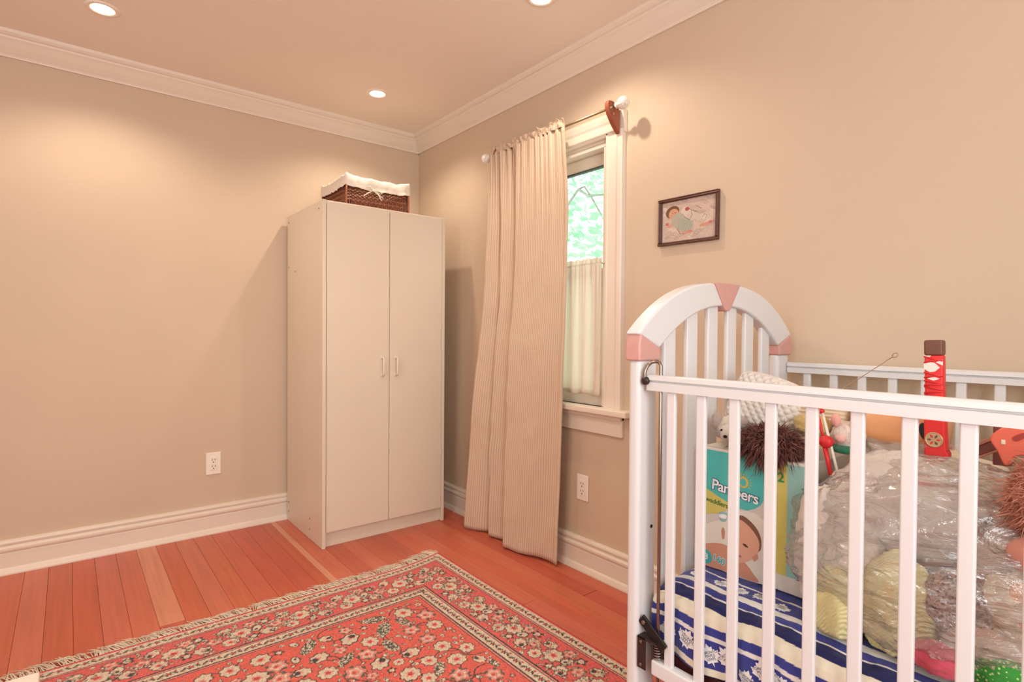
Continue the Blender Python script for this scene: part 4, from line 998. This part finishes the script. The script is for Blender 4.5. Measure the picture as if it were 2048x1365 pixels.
# slide toy: red and white rods with red clamp
tt = thing('stick_toy', (-.50, -2.71, .76), 'red and white stick toy leaning in front of the plush pig', 'toy')
A_, B_ = Vector((-.515, -2.678, .884)), Vector((-.535, -2.714, .756))
M_red = mat('toy_red', (214, 40, 44), .35); M_wst = mat('toy_white', (238, 228, 214), .35)
MB().tube([A_, A_.lerp(B_, .55)], .0030, 8).tube([A_.lerp(B_, .5), B_], [.0055, .0045], 8).build('red_stick', M_red, tt, smooth=True)
MB().tube([A_+Vector((0, -.010, -.002)), B_+Vector((0, -.014, .004))], .0030, 8).build('white_stick', M_wst, tt, smooth=True)
MB().blob(A_.lerp(B_, .47)+Vector((-.004, -.006, 0)), (.012, .015, .013), .12, 3, 1, 20, 14).build('clamp', M_red, tt, smooth=True)
MB().blob(A_+Vector((0, -.004, .002)), (.007, .010, .006), .05, 3, 1, 16, 10).build('cap', M_red, tt, smooth=True)
plush('pig_plush', (-.470, -2.722, .832), (.032, .034, .032), (226, 208, 196), 'small white plush pig with pink ears and green collar', 0, 0, 0,
      [('ear', (-.490, -2.705, .866), (.008, .010, .014), (232, 168, 156)), ('ear', (-.488, -2.742, .862), (.008, .010, .014), (232, 168, 156)), ('collar', (-.485, -2.725, .806), (.030, .032, .010), (40, 110, 80)), ('snout', (-.503, -2.719, .830), (.008, .012, .009), (232, 180, 168))], None, 8)
# tan plastic tub with an oval black hole
tb = thing('toy_tub', (-.315, -2.78, .79), 'tan orange plastic tub toy with black oval hole beside the sword', 'toy')
M_tan = mat('tub_plastic', (224, 158, 108), .4, .5, noise_amt=.03, noise_scale=20)
Mt = Matrix.Translation((-.375, -2.790, .852)) @ Matrix.Rotation(math.radians(-82), 4, 'X') @ Matrix.Rotation(math.radians(4), 4, 'Y')
def sq(r, z, n=40): 
    out = []
    for k in range(n):
        a = 2*math.pi*k/n; c, s = math.cos(a), math.sin(a); w = (abs(c)**3.2+abs(s)**3.2)**(-1/3.2); out.append(tuple(Mt @ Vector((c*w*r*.070, s*w*r*.046, z*.9))))
    return out
b = MB(); lv_ = [(.30, -.088), (.80, -.086), (.93, -.080), (.97, -.06), (1.0, 0), (1.0, .060), (1.08, .063), (1.08, .071), (1.0, .073), (.9, .072), (.84, .060), (.80, .0)]
for r, z in lv_: b.v += sq(r, z)
for i in range(len(lv_)-1):
    for k in range(40): b.f.append((i*40+k, i*40+(k+1) % 40, (i+1)*40+(k+1) % 40, (i+1)*40+k))
b.f.append(tuple(range(40))[::-1]); b.f.append(tuple(range((len(lv_)-1)*40, len(lv_)*40)))
b.build('body', M_tan, tb, smooth=True)
MB().lathe([(.0155, -.002), (.0155, .002), (.012, .0028)], Matrix.Translation((-.4455, -2.853, .858)) @ Matrix.Rotation(-math.pi/2, 4, 'Y') @ Matrix.Rotation(.25, 4, 'Z') @ Matrix.Diagonal((1.15, .62, 1, 1)), 24).build('oval_hole', M_black, tb, smooth=False)
# toy sword: hilt up
sw = thing('toy_sword', (-.47, -2.885, .80), 'red toy sword standing hilt up in the crib', 'toy')
SWX, SWY = -.470, -2.8775
Ms = Matrix.Translation((SWX, SWY, .82)) @ Matrix.Rotation(math.radians(-1.5), 4, 'X')
def sbox(name, y0, y1, z0, z1, tx, mt, bev, par=None, off=0):
    return MB().box(-tx+off, tx+off, y0, y1, z0, z1, Ms).build(name, mt, par or sw, bevel=bev, bseg=3)
M_sred = mat('sword_red', (222, 44, 42), .45, noise_amt=.04); M_swh = mat('sword_white', (232, 222, 212), .5)
gr = sbox('grip', -.0150, .0150, .065, .193, .011, M_sred, .004)
sbox('pommel', -.0150, .0150, .192, .222, .0125, mat('pommel_brown', (112, 68, 52), .5, noise_amt=.12), .004)
def diamond(pts):
    MB().prism(pts, lambda u, v, w: Ms @ Vector((w, -u, v)), -.0118, -.0105).build('wrap_window', M_swh, sw)
diamond([(-.0150, .192), (-.003, .192), (-.008, .1865), (-.0150, .188)])
diamond([(.0150, .185), (.004, .179), (.0150, .173)])
diamond([(-.0150, .178), (-.008, .180), (.002, .178), (.0105, .169), (.002, .161), (-.006, .160), (-.0150, .166)])
diamond([(-.010, .1475), (0, .1515), (.010, .1475), (0, .1435)])
for k, (z, dz) in enumerate(((.186, .004), (.182, -.004), (.156, .003), (.152, -.003), (.141, .002), (.136, -.002), (.129, .0025), (.122, -.0025), (.115, .002), (.108, -.002), (.101, .0025), (.094, -.0025), (.087, .002), (.080, -.002), (.073, .002))):
    MB().tube([Ms @ Vector((-.0108, -.0150, z-dz)), Ms @ Vector((-.0122, 0, z)), Ms @ Vector((-.0108, .0150, z+dz))], .0018, 6).build('wrap_band', M_sred, sw, smooth=True)
gd = [(-.0165, .068), (.0165, .068), (.0165, .045), (.018, .012), (.0215, .004), (.0215, -.004), (.010, -.014), (-.015, -.010), (-.0165, .004), (-.0165, .045)]
g_ = MB().prism([(-a, c) for a, c in gd], lambda u, v, w: Ms @ Vector((w, u, v)), -.013, .013).build('guard', M_sred, sw, bevel=.003, bseg=3)
Md = Ms @ Matrix.Translation((-.013, 0, .030)) @ Matrix.Rotation(-math.pi/2, 4, 'Y')
md = MB().lathe([(.0145, 0), (.0145, .0014), (.0135, .0022), (.012, .0014), (.004, .0014)], Md, 28).build('medallion', mat('medal_gold', (196, 168, 126), .4, metal=.35), g_, smooth=False)
for rz_ in range(6):
    a = rz_*1.047; MB().prism([(0, .003), (.0022, .0075), (0, .0112), (-.0022, .0075)], lambda u, v, w: Md @ (Matrix.Rotation(a, 4, 'Z') @ Vector((u, v, w))), .0012, .0020).build('medallion_mark', M_sred if rz_ % 2 else mat('medal_dark', (110, 70, 56), .5), g_)
MB().box(-.006, .006, -.012, .012, -.15, -.006, Ms).build('blade', mat('sword_blade', (190, 180, 172), .4), sw, bevel=.003)
# wire with a loop at its end
p0, p1 = Vector((-.33, -2.640, .905)), Vector((-.30, -2.752, 1.001)); dr = (p1-p0).normalized()
side = Vector((0, -.65, -.76))
pts = [p0.lerp(p1, t) for t in np.linspace(0, 1, 8)]
lp = [p1 + dr*.006 + Vector((0, .0055*math.sin(a)*dr.z + -.0055*0, 0)) for a in (0,)]
e1, e2 = dr, Vector((0, dr.z, -dr.y)).normalized()
for k in range(14): a = math.pi + k/13*2*math.pi*.92; pts.append(p1 + e1*.006 + e1*.006*math.cos(a) + e2*.0045*math.sin(a))
single(MB().tube([p0 - dr*.12] + pts, .0011, 6), 'wire_hook', mat('wire_metal', (168, 146, 124), .35, metal=.8), p0, 'thin metal wire with a looped end sticking up above the crib rail', 'wire')
# right edge: coral toy piece, brown beam toy, shaggy pinkish plush
cr = thing('coral_toy', (-.47, -2.98, .82), 'coral orange plastic toy piece with small holes at the right edge', 'toy')
M_coral = mat('coral_plastic', (236, 112, 88), .4, .5)
pol = [(-2.962, .866), (-2.972, .884), (-2.990, .893), (-3.030, .894), (-3.030, .850), (-2.998, .842), (-2.984, .822), (-2.972, .846)]
MB().prism(sm(pol, 4), lambda u, v, w: (w, u, v), -.50, -.46).build('body', M_coral, cr, bevel=.006, bseg=3)
MB().box(-.5012, -.499, -2.983, -2.977, .860, .868).build('hole', mat('hole_white', (240, 226, 206), .6), cr, bevel=.001)
MB().prism(sm([(-2.992, .874), (-3.006, .884), (-3.012, .880), (-2.998, .868)], 4), lambda u, v, w: (w, u, v), -.5012, -.499).build('hole', mat('hole_dark', (170, 66, 52), .6), cr)
bt = thing('wooden_toy', (-.44, -2.96, .82), 'brown wooden toy with slanted beam beside the coral toy', 'toy')
M_bw = mat('toy_brown', (126, 66, 54), .5, noise_amt=.15, noise_scale=40); M_bw2 = mat('toy_brown_light', (186, 122, 98), .5, noise_amt=.1)
Mb = Matrix.Translation((-.455, -2.953, .848)) @ Matrix.Rotation(math.radians(-33), 4, 'X')
MB().box(-.012, .012, -.032, .032, -.010, .006, Mb).build('beam', M_bw, bt, bevel=.001); MB().box(-.016, .012, -.032, .032, .006, .012, Mb).build('beam_cap', M_bw2, bt, bevel=.001); MB().box(-.016, .012, -.032, .032, -.014, -.010, Mb).build('beam_cap', M_bw2, bt, bevel=.001)
MB().box(-.38, -.35, -2.975, -2.945, .80, .905).build('upright', M_bw, bt, bevel=.002)
plush('pink_brown_plush', (-.590, -3.062, .790), (.060, .055, .075), (196, 128, 108), 'shaggy pinkish brown plush bear cut by the right picture edge', 3000, .020, .0013, [('paw', (-.640, -3.045, .715), (.035, .04, .03), (200, 132, 112))], (206, 140, 120), 11)

# ------------------------------------------------------------------ the clear bag and what is in it
def film_mat():
    mt = bpy.data.materials.new('clear_film'); mt.use_nodes = True; nt = mt.node_tree; nt.nodes.remove(nt.nodes['Principled BSDF'])
    tc = nt.nodes.new('ShaderNodeTexCoord'); mp = nt.nodes.new('ShaderNodeMapping'); mp.inputs['Rotation'].default_value = (.6, 0, .3); mp.inputs['Scale'].default_value = (10, 7, 26); nt.links.new(tc.outputs['Object'], mp.inputs[0])
    n = nt.nodes.new('ShaderNodeTexNoise'); n.inputs['Scale'].default_value = 1.0; n.inputs['Detail'].default_value = 6; n.inputs['Distortion'].default_value = 1.2; nt.links.new(mp.outputs[0], n.inputs['Vector'])
    bp = nt.nodes.new('ShaderNodeBump'); bp.inputs['Strength'].default_value = .9; bp.inputs['Distance'].default_value = .03; nt.links.new(n.outputs[0], bp.inputs['Height'])
    tr = nt.nodes.new('ShaderNodeBsdfTransparent'); tr.inputs[0].default_value = (.97, .96, .95, 1)
    gl = nt.nodes.new('ShaderNodeBsdfGlossy'); gl.inputs['Roughness'].default_value = .07; nt.links.new(bp.outputs[0], gl.inputs['Normal'])
    df = nt.nodes.new('ShaderNodeBsdfDiffuse'); df.inputs[0].default_value = (.85, .82, .80, 1); nt.links.new(bp.outputs[0], df.inputs['Normal'])
    lw = nt.nodes.new('ShaderNodeLayerWeight'); lw.inputs[0].default_value = .35; nt.links.new(bp.outputs[0], lw.inputs['Normal'])
    mr = nt.nodes.new('ShaderNodeMapRange'); mr.inputs['To Min'].default_value = .17; mr.inputs['To Max'].default_value = .70; nt.links.new(lw.outputs['Facing'], mr.inputs[0])
    m1 = nt.nodes.new('ShaderNodeMixShader'); m1.inputs[0].default_value = .13; nt.links.new(tr.outputs[0], m1.inputs[1]); nt.links.new(df.outputs[0], m1.inputs[2])
    m2 = nt.nodes.new('ShaderNodeMixShader'); nt.links.new(mr.outputs[0], m2.inputs[0]); nt.links.new(m1.outputs[0], m2.inputs[1]); nt.links.new(gl.outputs[0], m2.inputs[2])
    nt.links.new(m2.outputs[0], nt.nodes['Material Output'].inputs[0]); return mt
M_film = film_mat()
def bagfn(d):
    q = 1 + .22*max(0, d.dot(Vector((-.74, .67, -.1))))**3 - .10*max(0, d.dot(Vector((.1, .95, .3))))**2
    q -= .34*max(0, d.z)*max(0, d.x+.12) + .75*max(0, d.z)*max(0, .30-d.y)*(1 if d.y > -.2 else .6)
    a, c, e = d.y*.8-d.z*.6, d.y*.6+d.z*.8, d.x
    r1 = (1-abs(noise.noise(Vector((a*2.5+3, c*11, e*6)))))**8; r2 = (1-abs(noise.noise(Vector((a*9, c*4+7, e*9)))))**9; r3 = (1-abs(noise.noise(Vector((a*6+2, c*26, e*12)))))**7
    return q + .03*math.sin(d.z*9+d.y*5) + .030*r1 + .020*r2 + .012*r3
bag = thing('clear_bag', (-.43, -3.02, .482), 'large clear plastic bag stuffed with blankets in the crib', 'bag')
MB().blob((-.475, -3.00, .640), (.215, .345, .205), .05, 3.2, 4, 320, 220, zmin=.484, fn=bagfn).build('film', M_film, bag, smooth=True)
# gathered neck of the bag with loose film
def neck(u, v):
    a = u*2*math.pi; r = .028 + .045*v*v + .010*math.sin(a*7)*(.3+v); return (-.47 + r*math.cos(a)*.6, -2.79 + r*1.4*math.sin(a), .795 + .045*v + .008*math.sin(a*5+1)*v)
MB().grid(neck, 60, 14, closeu=True).build('neck', M_film, bag, smooth=True)
def cstuff(name, c, r, col, label, cat='blanket', amp=.14, fr=2.6, seed=1, mt=None, M=None):
    single(MB().blob(c, r, amp, fr, seed, 54, 36, zmin=.488, M=M), name, mt or cloth_mat('cloth_%d' % seed, col, .5, 45), (c[0], c[1], max(.488, c[2]-r[2])), label, cat)
def dots_mat(name, base, spots, scale, size):
    mt = bpy.data.materials.new(name); mt.use_nodes = True; nt = mt.node_tree; b = nt.nodes['Principled BSDF']; b.inputs['Roughness'].default_value = .9
    tc = nt.nodes.new('ShaderNodeTexCoord'); vo = nt.nodes.new('ShaderNodeTexVoronoi'); vo.inputs['Scale'].default_value = scale; nt.links.new(tc.outputs['Object'], vo.inputs['Vector'])
    cr_ = nt.nodes.new('ShaderNodeValToRGB'); cr_.color_ramp.interpolation = 'CONSTANT'; el = cr_.color_ramp.elements; el[0].color = rgb(*spots[0]); el[1].position = 1/len(spots); el[1].color = rgb(*spots[-1])
    for k, c in enumerate(spots[1:-1]): e_ = el.new((k+1)/len(spots)+.001); e_.color = rgb(*c)
    sp = nt.nodes.new('ShaderNodeSeparateColor'); nt.links.new(vo.outputs['Color'], sp.inputs[0]); nt.links.new(sp.outputs[0], cr_.inputs[0])
    lt = nt.nodes.new('ShaderNodeMath'); lt.operation = 'LESS_THAN'; lt.inputs[1].default_value = size; nt.links.new(vo.outputs['Distance'], lt.inputs[0])
    mx = nt.nodes.new('ShaderNodeMix'); mx.data_type = 'RGBA'; mx.inputs[6].default_value = rgb(*base); nt.links.new(lt.outputs[0], mx.inputs[0]); nt.links.new(cr_.outputs[0], mx.inputs[7]); nt.links.new(mx.outputs[2], b.inputs['Base Color']); return mt
cstuff('towel', (-.592, -2.752, .610), (.062, .080, .145), (222, 208, 196), 'white towel at the left inside the clear bag', seed=21)
cstuff('soft_blanket', (-.510, -2.840, .715), (.105, .130, .105), (212, 200, 190), 'grey beige plush blanket at the top inside the clear bag', seed=22)
cstuff('soft_blanket', (-.470, -3.030, .640), (.150, .130, .130), (200, 180, 166), 'taupe blanket in the middle of the clear bag', seed=23)
def knit_mat():
    mt = mat('knit_yellow', (244, 236, 176), .95, .1); nt = mt.node_tree; b = nt.nodes['Principled BSDF']
    tc = nt.nodes.new('ShaderNodeTexCoord'); w = nt.nodes.new('ShaderNodeTexWave'); w.inputs['Scale'].default_value = 75; w.inputs['Distortion'].default_value = 1.5; w.bands_direction = 'DIAGONAL'; nt.links.new(tc.outputs['Object'], w.inputs[0])
    bp = nt.nodes.new('ShaderNodeBump'); bp.inputs['Strength'].default_value = .45; bp.inputs['Distance'].default_value = .006; nt.links.new(w.outputs[1], bp.inputs['Height']); nt.links.new(bp.outputs[0], b.inputs['Normal']); return mt
M_knit = knit_mat()
cstuff('knitted_blanket', (-.640, -2.772, .535), (.040, .045, .085), None, 'pale yellow knitted blanket in the clear bag, its left fold', seed=24, mt=M_knit, amp=.10)
cstuff('knitted_blanket', (-.625, -2.862, .560), (.045, .060, .100), None, 'pale yellow green knitted blanket in the clear bag, its right fold', seed=25, mt=M_knit, amp=.10)
cstuff('striped_cloth', (-.615, -2.955, .600), (.045, .060, .055), (150, 136, 132), 'dark grey speckled cloth in the middle of the clear bag', seed=26, mt=dots_mat('speckle', (168, 150, 140), [(70, 62, 66), (110, 100, 100), (226, 216, 206)], 170, .45))
cstuff('beige_blanket', (-.615, -3.020, .545), (.060, .100, .060), (206, 186, 170), 'beige blanket low in the clear bag near the right edge', seed=27)
cstuff('floral_blanket', (-.610, -3.060, .625), (.062, .085, .070), None, 'white blanket with orange and green flower print in the bag', seed=28, mt=dots_mat('floral', (224, 206, 184), [(236, 150, 100), (150, 170, 130), (236, 170, 120), (224, 206, 184)], 26, .42))
cstuff('pink_cloth', (-.672, -2.935, .520), (.020, .045, .026), (216, 92, 110), 'crimson pink cloth low in the clear bag', seed=29)
cstuff('green_cloth', (-.678, -3.045, .530), (.022, .070, .032), None, 'green cloth with pale dots at the lower right corner', seed=30, mt=dots_mat('green_dots', (60, 150, 60), [(200, 226, 150), (190, 220, 140)], 170, .3))

# ================================================================== WHITE BENCH CORNER at lower left
bn = thing('white_bench', (-2.02, -1.80, 0), 'white painted bench corner at the lower left edge of the rug', 'bench')
zt = .30
MB().box(-2.22, -1.831, -2.05, -1.61, zt-.03, zt).build('seat', M_trim, bn, bevel=.004)
for (x, y) in ((-1.875, -1.645), (-1.875, -2.015), (-2.185, -1.645), (-2.185, -2.015)):
    MB().box(x-.02, x+.02, y-.02, y+.02, .0095, zt-.03).build('leg', M_trim, bn, bevel=.003)

# ================================================================== TREE outside the window
tr = thing('garden_tree', (3.2, 1.4, -1.2), 'leafy green tree outside the window', 'tree')
M_bark = mat('bark', (158, 164, 150), .8, noise_amt=.2, noise_scale=20)
b = MB()
b.tube([(3.6, 3.0, -1.2), (3.5, 2.9, .6), (3.4, 2.75, 1.9), (3.3, 2.6, 3.2)], [.12, .10, .07, .03], 8)
b.build('trunk', M_bark, tr, smooth=True)
brs = [[(2.4, 1.55, 2.05), (2.5, 1.28, 2.36), (2.55, 1.05, 2.62), (2.57, .98, 2.64), (2.6, .86, 2.45), (2.7, .70, 2.1)], [(2.55, 1.05, 2.62), (2.5, .85, 2.50), (2.45, .6, 2.46)], [(2.6, 1.6, 2.5), (2.55, 1.45, 2.7), (2.5, 1.4, 2.95)], [(2.4, 1.3, 1.72), (2.45, 1.05, 1.62), (2.5, .8, 1.5)], [(3.4, 2.75, 1.9), (2.9, 2.0, 2.0), (2.4, 1.55, 2.05)], [(3.45, 2.8, 1.4), (2.8, 1.9, 1.75), (2.4, 1.3, 1.72)]]
for q in brs: MB().tube(q, [.016*(1-.6*i/len(q)) for i in range(len(q))], 6).build('branch', M_bark, tr, smooth=True)
def leafmat():
    mt = bpy.data.materials.new('leaf_green'); mt.use_nodes = True; nt = mt.node_tree; nt.nodes.remove(nt.nodes['Principled BSDF'])
    tc = nt.nodes.new('ShaderNodeTexCoord'); n = nt.nodes.new('ShaderNodeTexNoise'); n.inputs['Scale'].default_value = 3.5; nt.links.new(tc.outputs['Object'], n.inputs[0])
    cr_ = nt.nodes.new('ShaderNodeValToRGB'); cr_.color_ramp.elements[0].color = rgb(166, 222, 184); cr_.color_ramp.elements[1].color = rgb(220, 246, 220); cr_.color_ramp.elements[0].position = .35; cr_.color_ramp.elements[1].position = .65; nt.links.new(n.outputs[0], cr_.inputs[0])
    df = nt.nodes.new('ShaderNodeBsdfDiffuse'); tl = nt.nodes.new('ShaderNodeBsdfTranslucent'); nt.links.new(cr_.outputs[0], df.inputs[0]); nt.links.new(cr_.outputs[0], tl.inputs[0])
    mx = nt.nodes.new('ShaderNodeMixShader'); mx.inputs[0].default_value = .5; nt.links.new(df.outputs[0], mx.inputs[1]); nt.links.new(tl.outputs[0], mx.inputs[2]); nt.links.new(mx.outputs[0], nt.nodes['Material Output'].inputs[0]); return mt
b = MB(); rl = random.Random(8)
for k in range(4200):
    c = Vector((rl.uniform(2.5, 4.6), rl.uniform(-.6, 3.6), rl.uniform(.4, 3.6)))
    if noise.noise(c*1.6) < -.16 - .25*max(0, 2.0-c.z): continue
    s_ = rl.uniform(.10, .22); a = Vector((rl.gauss(0,1), rl.gauss(0,1), rl.gauss(0,1))).normalized(); t = a.orthogonal().normalized(); n_ = a.cross(t)
    q = len(b.v)
    b.v += [tuple(c), tuple(c+a*s_*.5+t*s_*.32+n_*.01), tuple(c+a*s_), tuple(c+a*s_*.5-t*s_*.32+n_*.01)]; b.f += [(q, q+1, q+2), (q, q+2, q+3)]
tag(b.build('foliage', leafmat(), tr), 'pale green leaves', kind='stuff')
